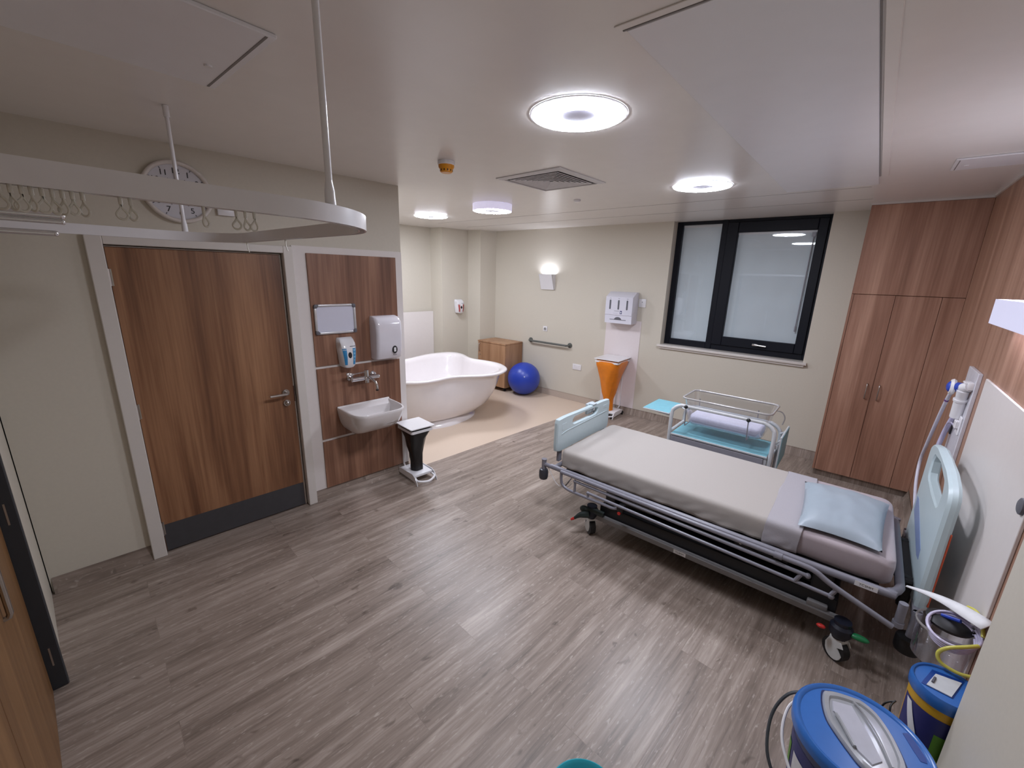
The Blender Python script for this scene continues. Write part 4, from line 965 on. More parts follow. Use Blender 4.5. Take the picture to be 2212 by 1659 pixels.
# side rails, folded down
def side_rail(Y, sgn):
    b = B()
    b.tube(spline([(-1.64, Y, 0.498), (-1.0, Y, 0.494), (-0.15, Y, 0.489), (-0.03, Y, 0.488), (0.03, Y, 0.478), (0.12, Y, 0.433), (0.37, Y + 0.004 * sgn, 0.338)], 6), 0.0145, 12)
    b.tube(spline([(-1.635, Y, 0.496), (-1.634, Y, 0.44), (-1.62, Y, 0.395), (-1.575, Y, 0.372), (-1.50, Y, 0.366), (-1.25, Y, 0.366), (-1.18, Y, 0.366), (-1.13, Y + 0.02 * sgn, 0.374)], 5), 0.0115, 10)
    r = part(b, 'side_rail', M_GREYMET, bed, smooth=60)
    b = B(); b.cyl((-1.507, Y, 0.462), (0.0, Y, 0.436), 0.011, seg=12); b.sphere((-1.507, Y, 0.462), 0.0135, 1, 1, 1, 12, 8); b.sphere((0.0, Y, 0.436), 0.0155, 1, 1, 1, 12, 8); b.cyl((-1.505, Y, 0.46), (-1.505, Y, 0.368), 0.010, seg=10); part(b, 'rail_bar', M_GREYMET, r, smooth=60)
    b = B(); b.cyl((-1.388, Y, 0.407), (0.115, Y, 0.370), 0.0105, seg=12); b.sphere((-1.388, Y, 0.407), 0.0135, 1, 1, 1, 12, 8); b.sphere((0.115, Y, 0.370), 0.016, 1, 1, 1, 12, 8); b.cyl((-1.386, Y, 0.407), (-1.386, Y, 0.366), 0.009, seg=10); part(b, 'rail_bar', M_GREYMET, r, smooth=60)
    b = B(); b.cyl((-0.03, Y, 0.43), (-0.05, Y, 0.378), 0.011, seg=10); part(b, 'rail_link', M_GREYMET, r)
    b = B(); b.cyl((0.13, Y, 0.42), (0.11, Y, 0.372), 0.011, seg=10); part(b, 'rail_link', M_GREYMET, r)
    b = B(); b.lathe([(0.019, -0.02), (0.019, 0.02)], (-0.15, Y, 0.489), 'X', 14); part(b, 'rail_clamp', M_GREYMET, r)
side_rail(2.58, 1); side_rail(3.775, -1)
b = B()
for yy in (2.64, 3.715):
    s = 1 if yy < 3 else -1
    b.box(-1.15, -1.10, yy - 0.06 * (s > 0), yy + 0.06 * (s < 0), 0.352, 0.40, 0.006, 1)
part(b, 'rail_catch', M_DARKMET, bed)
b = B(); b.cyl((-1.125, 2.575, 0.345), (-1.125, 2.590, 0.345), 0.012, seg=12); part(b, 'release_button', M_RED, bed)
# undercarriage
b = B()
for yy in (2.71, 3.64):
    b = B(); b.box(-1.40, 0.22, yy - 0.02, yy + 0.02, 0.142, 0.184, 0.005, 1)
    if yy < 3: b.box(0.02, 0.12, 2.70, 2.735, 0.175, 0.215, 0.008, 2)
    part(b, 'chassis_beam', M_SILVER, bed)
b = B(); b.box(-1.36, 0.16, 2.735, 3.615, 0.13, 0.26, 0.02, 2); part(b, 'base_cover', M_DARKMET, bed)
b = B()
for x0_, x1_, y0_, y1_, z0_, z1_ in ((-1.20, -0.95, 2.78, 3.55, 0.30, 0.425), (-0.85, -0.55, 2.86, 3.4, 0.31, 0.42), (-0.42, -0.1, 2.82, 3.5, 0.29, 0.425), (0.02, 0.12, 2.74, 3.60, 0.235, 0.425), (-1.32, -1.24, 2.74, 3.60, 0.235, 0.425)):
    b.box(x0_, x1_, y0_, y1_, z0_, z1_, 0.01, 1)
b.tube([(-1.28, 2.82, 0.26), (-0.55, 2.84, 0.40)], 0.02, 8); b.tube([(0.06, 2.82, 0.26), (-0.6, 2.84, 0.40)], 0.02, 8)
part(b, 'lift_mechanism', M_BLACK, bed)
for x0_, y0_, z0_, m_ in ((-0.98, 2.765, 0.365, M_WHITE), (-1.06, 2.762, 0.40, M_WHITE), (-0.70, 2.84, 0.365, M_WHITE), (-0.62, 2.845, 0.395, mat('yellow_tag', (200, 176, 60), 0.5))):
    b = B(); b.box(x0_, x0_ + 0.06, y0_, y0_ + 0.012, z0_, z0_ + 0.025, 0.002, 1); part(b, 'clip', m_, bed)
b = B(); b.tube([(-0.55, 2.70, 0.437), (-0.2, 2.70, 0.437)], 0.012, 8); b.tube([(-0.36, 2.69, 0.41), (-0.35, 2.69, 0.44), (-0.33, 2.69, 0.44)], 0.010, 8); part(b, 'release_bar', M_CHROME, bed)
b = B(); b.tube(spline([(-1.82, 2.66, 0.45), (-1.73, 2.64, 0.36), (-1.66, 2.62, 0.345), (-1.60, 2.63, 0.36), (-1.57, 2.64, 0.40)], 6), 0.003, 6); part(b, 'cable', M_WHITE, bed)
b = B(); b.tube([(-1.62 + 0.0013 * k, 2.62 + 0.007 * math.cos(k * 1.1), 0.36 + 0.0022 * k + 0.006 * math.sin(k * 1.1)) for k in range(45)], 0.0022, 5); part(b, 'coiled_lead', mat('grey_lead', (84, 84, 92), 0.5), bed)
# maker's plates
def plate(x0, x1, y, z0, z1, n):
    b = B(); b.box(x0, x1, y - 0.0012, y, z0, z1); p = part(b, 'label_plate', M_PAPER, bed, 'white label with dark lettering', smooth=0)
    b = B()
    w = (x1 - x0) * 0.62 / n; xs = x0 + (x1 - x0) * 0.19
    add_text(b, 'TC3MM', (z1 - z0) * 0.62, lambda x, yy, zz: ((x0 + x1) / 2 + x, y - 0.0014 - zz, (z0 + z1) / 2 + yy), 0.0002)
    part(b, 'lettering', M_BLACK, p, smooth=0)
plate(-0.747, -0.664, 2.6898, 0.149, 0.177, 5)
plate(0.195, 0.29, 2.6438, 0.452, 0.480, 5)
# castors
def castor(x, y, ang, pedal):
    R_ = Matrix.Rotation(ang, 3, 'Z'); c = Vector((x, y, 0))
    f = lambda p: c + R_ @ Vector(p)
    b = B(); b.cyl((0, -0.022, 0.0625), (0, 0.022, 0.0625), 0.062, seg=28)
    for v in b.bm.verts: v.co = f(v.co)
    cw = part(b, 'castor', M_BLACK, bed)
    b = B()
    for s in (-1, 1):
        poly = [(-0.035, 0.125), (0.03, 0.135), (0.045, 0.11), (0.012, 0.092), (0.045, 0.06)] + [(0.045 * math.cos(math.radians(a)), 0.058 + 0.045 * math.sin(math.radians(a))) for a in range(-10, -171, -20)] + [(-0.05, 0.08)]
        b.prism([(px + 0.008, pz) for px, pz in poly], s * 0.026 - 0.003, s * 0.026 + 0.003, XZ, 0.0015, 1)
    b.box(-0.03, 0.035, -0.028, 0.028, 0.118, 0.142, 0.006, 2)
    for v in b.bm.verts: v.co = f(v.co)
    part(b, 'castor_fork', mat('castor_white', (212, 214, 212), 0.35), cw)
    b = B(); b.cyl((0, 0, 0.138), (0, 0, 0.245), 0.034, 0.040, 16); b.lathe([(0.04, 0.15), (0.052, 0.17), (0.052, 0.21), (0.04, 0.225)], (0, 0, 0), seg=18)
    for v in b.bm.verts: v.co = f(v.co)
    part(b, 'castor_housing', mat('blue_black_housing', (26, 30, 44), 0.45), cw)
castor(-1.405, 2.70, math.radians(140), 1); castor(0.19, 2.60, math.radians(-38), 1); castor(-1.405, 3.64, 2.2, 0); castor(0.19, 3.64, 0.6, 0)
M_PED = mat('dark_green_pedal', (26, 40, 38), 0.45)
b = B(); b.tube(spline([(-1.30, 2.70, 0.205), (-1.38, 2.68, 0.215), (-1.45, 2.655, 0.215)], 4), [0.022] * 8 + [0.028], 8); b.sphere((-1.45, 2.66, 0.21), 0.036, 1.1, 0.8, 0.8, 14, 10)
b.tube(spline([(-1.40, 2.64, 0.195), (-1.45, 2.60, 0.185), (-1.485, 2.57, 0.155)], 4), [0.032, 0.03, 0.028, 0.026, 0.022, 0.018, 0.014, 0.012, 0.011], 8); pe = part(b, 'brake_pedal', M_PED, bed)
b = B(); b.tube([(-1.485, 2.57, 0.156), (-1.505, 2.553, 0.142)], [0.0125, 0.008], 8); part(b, 'pedal_tip', M_RED, pe)
b = B(); b.sphere((0.265, 2.585, 0.195), 0.03, 1.5, 0.7, 0.5, 14, 10); part(b, 'pedal_tip', mat('green_pedal', (24, 120, 70), 0.4), bed)
b = B(); b.sphere((0.105, 2.56, 0.185), 0.018, 1.2, 0.8, 0.6, 12, 8); part(b, 'pedal_tip', M_RED, bed)
# foot board
BX = -1.815
b = B(); outl = rrect(2.735, 3.635, 0.555, 0.852, 0.035, 5)
hole = [(2.965, 0.766), (3.0, 0.752), (3.36, 0.752), (3.395, 0.775), (3.40, 0.80), (3.375, 0.822), (3.0, 0.822), (2.972, 0.806)]
def ring_board(b, outl, hole, xa, xb, bev=0.01):
    """board with a hand hole: outer and inner loops bridged front and back"""
    N = 64
    def resample(poly):
        P = [Vector((p[0], p[1], 0)) for p in poly]; L = [0]
        for i in range(len(P)): L.append(L[-1] + (P[(i + 1) % len(P)] - P[i]).length)
        out = []
        for k in range(N):
            t = L[-1] * k / N; i = max(j for j in range(len(P)) if L[j] <= t + 1e-9); q = (t - L[i]) / max(1e-9, L[i + 1] - L[i])
            out.append(P[i].lerp(P[(i + 1) % len(P)], q))
        return out
    cen = sum((Vector((p[0], p[1], 0)) for p in hole), Vector()) / len(hole)
    def byangle(poly):
        n = 96; out = []
        P = [Vector((p[0], p[1], 0)) for p in poly]
        for k in range(n):
            a = 2 * PI * k / n; d = Vector((math.cos(a), math.sin(a), 0)); best = None
            for i in range(len(P)):
                p, q = P[i] - cen, P[(i + 1) % len(P)] - cen; e = q - p
                den = d.x * e.y - d.y * e.x
                if abs(den) < 1e-12: continue
                t = (p.x * e.y - p.y * e.x) / den; u = (p.x * d.y - p.y * d.x) / den
                if t > 0 and -1e-6 <= u <= 1 + 1e-6: best = t if best is None else max(best, t)
            out.append(cen + d * (best or 0.01))
        return out
    O = byangle(outl); I = byangle(hole); oc = sum(O, Vector()) / len(O)
    def shr(P, k, c): return [p + (c - p).normalized() * k for p in P]
    mk = lambda P, x: [(x, p.x, p.y) for p in P]
    b.loft([mk(I, xa + bev * 0.6), mk(shr(I, -bev, cen), xa), mk(shr(O, bev, cen), xa), mk(O, xa + bev), mk(O, xb - bev), mk(shr(O, bev, cen), xb), mk(shr(I, -bev, cen), xb), mk(I, xb - bev * 0.6), mk(I, xa + bev * 0.6)])
ring_board(b, outl, hole, BX - 0.02, BX + 0.02)
fb = part(b, 'foot_board', M_BEDPLA, bed, smooth=25)
b = B(); b.prism([(2.80, 0.705), (2.87, 0.720), (3.58, 0.735), (3.58, 0.742), (2.87, 0.727), (2.80, 0.712)], BX + 0.018, BX + 0.0225, YZ, 0.001, 1)
b.prism(rrect(2.80, 2.87, 0.74, 0.80, 0.008, 3), BX + 0.018, BX + 0.0215, YZ, 0.002, 1); b.prism(rrect(3.50, 3.58, 0.775, 0.81, 0.008, 3), BX + 0.018, BX + 0.0215, YZ, 0.002, 1)
part(b, 'moulded_rib', M_BEDPLA, fb)
b = B(); b.box(BX - 0.012, BX + 0.012, 2.79, 2.83, 0.462, 0.56); b.box(BX - 0.012, BX + 0.012, 3.54, 3.58, 0.462, 0.56); part(b, 'board_foot', M_GREYMET, fb)
# hook-on holder over the foot board
b = B(); b.box(BX - 0.045, BX + 0.024, 3.30, 3.37, 0.852, 0.862, 0.003, 1); b.box(BX - 0.05, BX - 0.021, 3.28, 3.40, 0.755, 0.858, 0.006, 2); part(b, 'hook', mat('pale_grey_clip', (188, 198, 204), 0.4), fb)
# head board
HX = 0.468
b = B(); outl = [(2.735, 0.40), (2.76, 0.365), (2.80, 0.355), (3.58, 0.355), (3.62, 0.37), (3.635, 0.41), (3.635, 0.98), (3.62, 1.02), (3.56, 1.055), (3.40, 1.085), (3.18, 1.095), (2.96, 1.085), (2.82, 1.06), (2.755, 1.03), (2.735, 0.98)]
hole = [(2.93, 0.90), (2.97, 0.875), (3.40, 0.875), (3.44, 0.90), (3.45, 0.98), (3.41, 1.028), (3.18, 1.045), (2.96, 1.03), (2.92, 0.985)]
ring_board(b, outl, hole, HX - 0.024, HX + 0.024, 0.014); hb = part(b, 'head_board', M_BEDPLA, bed, smooth=25)
b = B(); b.prism([(2.98, 0.545), (3.06, 0.53), (3.55, 0.60), (3.57, 0.69), (3.50, 0.70), (3.0, 0.60)], HX - 0.0255, HX - 0.022, YZ); part(b, 'inset', M_BLUEINS, hb, 'blue grey inset stripe', smooth=0)
b = B(); b.box(HX + 0.02, HX + 0.0275, 2.742, 2.752, 0.42, 0.84, 0.002, 1); part(b, 'edge_strip', mat('orange_red_edge', (200, 84, 50), 0.45), hb, 'orange red strip along the back edge')
for s in (0, 1):
    yy = 2.70 if s == 0 else 3.67
    b = B(); b.cyl((HX - 0.01, yy, 0.24), (HX - 0.01, yy, 0.40), 0.019, seg=14); b.box(HX - 0.03, HX + 0.01, min(yy, 2.74 if s == 0 else yy), max(yy, 2.80) if s == 0 else yy, 0.37, 0.40) if s == 0 else b.box(HX - 0.03, HX + 0.01, 3.56, yy, 0.37, 0.40); part(b, 'board_foot', M_GREYMET, hb)
    b = B(); b.lathe([(0.02, 0.155), (0.050, 0.165), (0.054, 0.18), (0.054, 0.235), (0.05, 0.245), (0.02, 0.25)], (HX - 0.01, yy, 0), seg=24); part(b, 'wall_roller', M_BLACK, bed)
b = B(); b.tube([(0.36, 2.95, 0.44), (HX, 2.95, 0.42)], 0.018, 8); b.tube([(0.36, 3.4, 0.44), (HX, 3.4, 0.42)], 0.018, 8); b.box(0.40, 0.45, 2.9, 3.45, 0.27, 0.44, 0.01, 1); part(b, 'board_bracket', M_DARKMET, bed)

# mattress, sheets, pillow
MX0, MX1, MY0, MY1, MZ0, MZ1 = -1.745, 0.345, 2.725, 3.61, 0.452, 0.605
def soft_block(x0, x1, y0, y1, z0, z1, r, nx, fold=0.0, grow=0.0, seed=0, rc=0.06, side_in=0.015):
    """mattress-like body, lofted along x with rounded top edges and rounded plan corners"""
    b = B(); rings = []; NY = 26
    xs = []
    for i in range(7): xs.append(x0 + rc * (1 - math.cos(math.radians(90 * i / 6))))
    for i in range(1, nx): xs.append(x0 + rc + (x1 - x0 - 2 * rc) * i / nx)
    for i in range(7): xs.append(x1 - rc * (1 - math.sin(math.radians(90 * i / 6))))
    for x in xs:
        e = 0.0
        if x < x0 + rc: q = (x0 + rc - x) / rc; e = rc * (1 - math.sqrt(max(0, 1 - q * q)))
        if x > x1 - rc: q = (x - x1 + rc) / rc; e = rc * (1 - math.sqrt(max(0, 1 - q * q)))
        ya, yb = y0 + e, y1 - e; zt = z1 - e * 0.45 - grow * 0
        ring = []
        prof = [(ya + side_in + 0.01, z0), (ya + side_in * 0.6, z0 + 0.03), (ya + 0.002, z0 + 0.07), (ya, zt - r * 1.0)]
        for i in range(1, 6): a = math.radians(90 * i / 6); prof.append((ya + r * (1 - math.cos(a)), zt - r + r * math.sin(a)))
        n = 14
        for i in range(n + 1): prof.append((ya + r + (yb - ya - 2 * r) * i / n, zt))
        for i in range(5, 0, -1): a = math.radians(90 * i / 6); prof.append((yb - r * (1 - math.cos(a)), zt - r + r * math.sin(a)))
        prof += [(yb, zt - r), (yb - 0.002, z0 + 0.07), (yb - side_in * 0.6, z0 + 0.03), (yb - side_in - 0.01, z0)]
        for y, z in prof:
            h = max(0.0, min(1.0, (zt - r - z) / (zt - r - z0 + 1e-6)))
            w = fold * h * noise.noise(Vector((x * 9 + seed, z * 14, 0.3 + (y > (y0 + y1) / 2) * 7)))
            top_n = 0.0025 * noise.noise(Vector((x * 3 + seed, y * 3, 1.7)))
            ring.append((x, y + (w if y < (y0 + y1) / 2 else -w), z + top_n))
        rings.append(ring)
    b.loft(rings, True, True, True); return b
b = soft_block(MX0, MX1, MY0, MY1, MZ0, MZ1, 0.032, 60, 0.010, seed=3)
def corner_folds(b):
    for v in b.bm.verts:
        if v.co.x > 0.08 and v.co.y < 2.9 and v.co.z < 0.59:
            q = (v.co.x - 0.08) / 0.27
            v.co.y -= 0.007 * q * math.sin((v.co.x * 1.2 + v.co.z * 1.6) * 60)
corner_folds(b)
mt_ = top(b, 'mattress', M_SHEET, 'bed mattress under a pale pink fitted sheet', 'mattress', smooth=70, org=(-0.7, 3.17, MZ0))
# cream sheet over the foot end
def sheet(x0, x1, off, m, label, nm, wav, seed, rag=0.0, zl=0.462):
    b = B(); rc = 0.06; r = 0.036; rows = []
    footend = x0 < -1.6
    xs = [x0 + (x1 - x0) * i / 70 for i in range(71)]
    if footend:
        xs = [MX0 - off + rc * (1 - math.cos(math.radians(90 * i / 6))) for i in range(7)] + [MX0 - off + rc + (x1 - MX0 + off - rc) * i / 70 for i in range(1, 71)]
    for x in xs:
        e = 0.0
        if footend and x < MX0 - off + rc: q = (MX0 - off + rc - x) / rc; e = rc * (1 - math.sqrt(max(0, 1 - q * q)))
        ya, yb = MY0 - off + e, MY1 + off - e; zt = MZ1 + off - e * 0.45
        zb_n = zl + wav * noise.noise(Vector((x * 2.2 + seed, 0.2, 0))) + (0.05 * max(0, min(1, (x + 1.55) / 0.35)) * 0 )
        zb_f = zl + wav * noise.noise(Vector((x * 2.2 + seed, 5.2, 0)))
        xx = x + (rag * noise.noise(Vector((seed, 3.1, x))) if not footend else 0)
        ring = []
        ns = 7
        for i in range(ns): t = i / ns; ring.append((ya + 0.010 * (1 - t) ** 2, zb_n + (zt - r - zb_n) * t))
        for i in range(0, 7): a = math.radians(90 * i / 6); ring.append((ya + r * (1 - math.cos(a)), zt - r + r * math.sin(a)))
        for i in range(1, 18): ring.append((ya + r + (yb - ya - 2 * r) * i / 18, zt))
        for i in range(6, -1, -1): a = math.radians(90 * i / 6); ring.append((yb - r * (1 - math.cos(a)), zt - r + r * math.sin(a)))
        for i in range(ns - 1, -1, -1): t = i / ns; ring.append((yb - 0.010 * (1 - t) ** 2, zb_f + (zt - r - zb_f) * t))
        out = []
        for k, (y, z) in enumerate(ring):
            h = max(0, min(1, (zt - r - z) / 0.12)); near = y < 3.1
            w = 0.012 * h * noise.noise(Vector((x * 5 + z * 9 + seed, z * 3, 2.0 + 5 * (not near)))) + 0.014 * h * noise.noise(Vector((x * 13 - z * 22, z * 7, seed)))
            tn = 0.002 * noise.noise(Vector((x * 3 + 3, y * 3, 1.7)))
            edge = rag * noise.noise(Vector((y * 7, z * 7, seed))) if (x == xs[-1] or (x == xs[0] and not footend)) else 0
            out.append((x + edge, y - abs(w) * 1.2 if near else y + abs(w) * 1.2, z + tn))
        rows.append(out)
    b.loft(rows, False)
    if footend:
        r0_ = rows[0]; n = len(r0_)
        vs = [b.bm.verts.new(p) for p in r0_]; b.face(vs)
    bmesh.ops.remove_doubles(b.bm, verts=b.bm.verts[:], dist=1e-5)
    o = top(b, nm, m, label, 'sheet', smooth=70, org=(x1, 3.17, zl))
    md = o.modifiers.new('thick', 'SOLIDIFY'); md.thickness = 0.0022; md.offset = 1
    return o
sheet(-1.75, -0.215, 0.004, M_CREAM, 'cream sheet covering the foot end and middle of the mattress', 'bed_sheet', 0.012, 4.0, 0.012)
sheet(-0.255, -0.075, 0.0085, M_DRAW, 'narrow white draw sheet across the mattress beside the pillow', 'draw_sheet', 0.006, 9.0, 0.014)
# pillow
def pillow():
    b = B(); N = 28
    cx, cy, hx, hy, T = 0.088, 3.09, 0.208, 0.345, 0.078
    def surf(sign):
        def fn(i, j):
            u = -1 + 2 * i; v = -1 + 2 * j
            prof = ((1 - abs(u) ** 2.6) * (1 - abs(v) ** 2.6)); prof = max(0, prof) ** 0.52
            pinch = 1 - 0.07 * (1 - abs(u) ** 2) * abs(v) ** 3; pinx = 1 - 0.05 * (1 - abs(v) ** 2) * abs(u) ** 3
            x = cx + u * hx * pinx + 0.015 * v * 0; y = cy + v * hy * pinch
            n1 = noise.noise(Vector((u * 2.4, v * 2.4, 3))) * 0.012 + noise.noise(Vector((u * 6, v * 5, 8))) * 0.005 * (abs(v) > 0.4)
            z = (T * prof * (1.0 if sign > 0 else 0.35) + (n1 * prof if sign > 0 else 0))
            base = 0.66 - 0.02 * 0
            sk = 0.02 * (v < -0.6) * (-v - 0.6)
            return (x + 0.02 * u * v, y, 0.633 + sign * z - (0.008 if sign > 0 else 0.0) * 0)
        return fn
    b.grid(surf(1), N, N); b.grid(surf(-1), N, N)
    bmesh.ops.remove_doubles(b.bm, verts=b.bm.verts[:], dist=1e-4)
    return top(b, 'pillow', M_PILLOW, 'pale blue wipe-clean pillow at the head of the bed', 'pillow', smooth=80)
pillow()

# ================================================================== BASSINET
tr = thing('bassinet_trolley', 'white tube-framed cot trolley with teal shelf and end flaps', 'trolley', (-0.84, 4.03, 0))
tx0, tx1, ty0, ty1 = -1.26, -0.42, 3.85, 4.24
def hoop(b, y, d=0.0): b.tube(spline([(tx0, y, 0.09), (tx0, y, 0.5), (tx0, y, 0.77 - d), (tx0 + 0.02, y, 0.83 - d), (tx0 + 0.07, y, 0.865 - d), (tx0 + 0.15, y, 0.872 - d), (tx1 - 0.15, y, 0.872 - d), (tx1 - 0.07, y, 0.865 - d), (tx1 - 0.02, y, 0.83 - d), (tx1, y, 0.77 - d), (tx1, y, 0.5), (tx1, y, 0.09)], 5), 0.0165, 12)
b = B(); hoop(b, ty0); part(b, 'frame_hoop', M_TROLLEY, tr, smooth=60)
b = B(); hoop(b, ty1, 0.10); part(b, 'frame_hoop', M_TROLLEY, tr, smooth=60)
for x in (tx0, tx1):
    for z in (0.60, 0.13):
        b = B(); b.tube([(x, ty0, z), (x, ty1, z)], 0.013, 8); part(b, 'crossbar', M_TROLLEY, tr)
b = B(); b.box(tx0 + 0.02, tx1 - 0.02, ty0 - 0.025, ty1 + 0.01, 0.575, 0.592, 0.003, 1); sh = part(b, 'shelf', M_TROLLEY, tr)
b = B(); b.box(tx0 + 0.024, tx1 - 0.024, ty0 - 0.021, ty1 + 0.006, 0.592, 0.5945); part(b, 'shelf_top', M_TEAL, sh, 'teal shelf surface')
b = B(); b.box(tx0 + 0.02, tx1 - 0.02, ty0 - 0.005, ty1, 0.30, 0.575, 0.003, 1); part(b, 'drawer_unit', M_TROLLEY, tr)
b = B(); b.box(tx0 + 0.024, tx1 - 0.045, ty0 - 0.024, ty0 - 0.006, 0.31, 0.566, 0.003, 1); part(b, 'drawer', M_DRAWER, tr)
def flap(nm, f0, f1):
    pass
b = B(); b.box(-1.545, -1.283, 3.845, 4.25, 0.758, 0.770, 0.003, 1); fl = part(b, 'end_flap', M_TROLLEY, tr)
b = B(); b.box(-1.541, -1.287, 3.849, 4.246, 0.770, 0.7725); part(b, 'flap_top', M_TEAL, fl, 'teal flap surface')
b = B()
for yy in (3.875, 4.215): b.tube([(tx0, yy, 0.73), (tx0 - 0.03, yy, 0.745), (tx0 - 0.17, yy, 0.755)], 0.008, 6)
part(b, 'flap_bracket', M_TROLLEY, fl)
b = B(); b.box(-0.378, -0.366, 3.86, 4.25, 0.50, 0.775, 0.003, 1); fl = part(b, 'end_flap', M_TROLLEY, tr)
b = B(); b.box(-0.366, -0.3635, 3.864, 4.246, 0.504, 0.771); part(b, 'flap_top', M_TEAL, fl, 'teal flap surface')
b = B()
for yy in (3.89, 4.21): b.tube([(tx1, yy, 0.70), (tx1 + 0.025, yy, 0.715), (-0.378, yy, 0.74)], 0.009, 6)
b.box(tx1 - 0.01, -0.385, 3.87, 3.90, 0.66, 0.70, 0.004, 1)
part(b, 'flap_bracket', M_TROLLEY, fl)
for xx in (tx0 + 0.02, tx1 - 0.02):
    for yy in (ty0, ty1):
        b = B(); b.cyl((xx - 0.012, yy, 0.045), (xx + 0.012, yy, 0.045), 0.045, seg=18); b.box(xx - 0.016, xx + 0.016, yy - 0.014, yy + 0.014, 0.06, 0.10); part(b, 'castor', M_BLACK, tr)
for xx in (-1.135, -0.62):
    b = B(); b.tube([(xx, ty0 - 0.018, 0.865), (xx + 0.005, ty0 - 0.005, 0.69), (xx + 0.005, ty1, 0.685), (xx, ty1 + 0.005, 0.86)], 0.0045, 8); cr_ = part(b, 'cradle_hook', M_GREYMET, tr)
    b = B(); b.sphere((xx, ty0 - 0.018, 0.869), 0.017, 1, 1, 1, 14, 10); part(b, 'hook_cap', M_BLACK, cr_)
# clear cot
ctb = thing('cot_tub', 'clear plastic cot tub resting in the white trolley', 'cot', (-0.83, 4.04, 0.69))
cx0, cx1, cy0, cy1 = -1.185, -0.465, 3.845, 4.235
def cr(ins, z, r): return [(x, y, z) for x, y in rrect(cx0 + ins, cx1 - ins, cy0 + ins, cy1 - ins, r, 6)]
b = B(); b.loft([cr(0.012, 0.944, 0.05), cr(0.018, 0.90, 0.05), cr(0.035, 0.80, 0.055), cr(0.048, 0.72, 0.055), cr(0.062, 0.697, 0.05), cr(0.10, 0.692, 0.04)], True, False, True); part(b, 'tub', M_CLEAR, ctb, smooth=60)
b = B(); pts = cr(0.0, 0.945, 0.055); b.tube(pts, 0.0092, 8, closed=True); part(b, 'rim', M_CLEARRIM, ctb, smooth=60)
b = B(); b.tube(spline([(cx1 - 0.02, cy1 - 0.03, 0.90), (cx1 + 0.03, cy1 - 0.02, 0.89), (cx1 + 0.055, cy1 - 0.01, 0.84), (cx1 + 0.045, cy1 - 0.02, 0.78)], 5), 0.005, 8); part(b, 'handle', M_CLEARRIM, ctb)
b = B(); b.loft([[(x, y, z) for x, y in rrect(cx0 + 0.065 + i_, cx1 - 0.065 - i_, cy0 + 0.065 + i_, cy1 - 0.065 - i_, 0.045, 6)] for i_, z in ((0.012, 0.7), (0.0, 0.712), (0.0, 0.765), (0.008, 0.778), (0.025, 0.783))], True, True, True)
for v in b.bm.verts:
    v.co.z += 0.004 * noise.noise(Vector((v.co.x * 9, v.co.y * 9, 1))); 
    if v.co.y < 3.95: v.co.y += 0.006 * noise.noise(Vector((v.co.x * 16, v.co.z * 30, 2)))
top(b, 'cot_mattress', M_COTSHEET, 'small white sheeted mattress inside the clear cot tub', 'mattress', smooth=60)

# ================================================================== BED-HEAD WALL ITEMS
b = B(); b.box(XR - 0.012, XR - 0.0005, 2.315, 3.585, 0.1, 1.491, 0.002, 1)
top(b, 'wall_panel', M_WHITEPANEL, 'large white protective wall sheet behind the bed head', 'wall panel', smooth=20)
b = B(); b.lathe([(0.034, 0.0), (0.032, -0.010), (0.024, -0.014)], (XR - 0.012, 2.352, 1.20), 'X', 20)
top(b, 'door_buffer', M_GREYMARK, 'small grey round buffer on the white wall sheet at the right edge', 'buffer')
lp = thing('bed_light', 'white glowing bed-head wall light at the right edge', 'wall light', (XR, 2.95, 1.82))
lx = 0.48; ly0, ly1 = 2.52, 3.345
b = B()
b.box(lx, lx + 0.006, ly0, ly1, 1.82, 1.945); 
for yy in (ly0, ly1 - 0.005): b.box(lx + 0.006, XR - 0.001, yy, yy + 0.005, 1.82, 1.945)
part(b, 'diffuser', mat('glowing_opal_front', (228, 230, 255), 0.3, var=0.01, emit=0.28), lp, smooth=0)
b = B(); b.box(lx + 0.008, XR - 0.002, ly0 + 0.01, ly1 - 0.01, 1.926, 1.932); part(b, 'up_lamp', emission('bed_uplight', (232, 236, 255), BEDLAMP * 3.6), lp, smooth=0)
b = B(); b.box(lx + 0.03, XR - 0.01, 2.56, 2.80, 1.824, 1.828); part(b, 'down_lamp', emission('bed_downlight', (255, 250, 245), BEDLAMP * 1.2), lp, smooth=0)
tk = thing('medical_trunking', 'tall white medical services panel on the walnut wall', 'panel', (XR, 3.91, 0.87))
b = B(); b.box(XR - 0.022, XR - 0.0005, 3.745, 4.09, 0.878, 1.491, 0.003, 1); part(b, 'back_plate', mat('services_panel', (206, 204, 210), 0.35), tk)
b = B(); b.box(XR - 0.030, XR - 0.021, 4.02, 4.075, 1.02, 1.20, 0.002, 1); part(b, 'outlet_cover', M_GREYMARK, tk)
b = B(); b.box(XR - 0.032, XR - 0.021, 3.77, 3.86, 1.08, 1.20, 0.004, 1); b.box(XR - 0.05, XR - 0.03, 3.78, 3.84, 1.12, 1.17, 0.004, 1); part(b, 'socket', M_WHITE, tk)
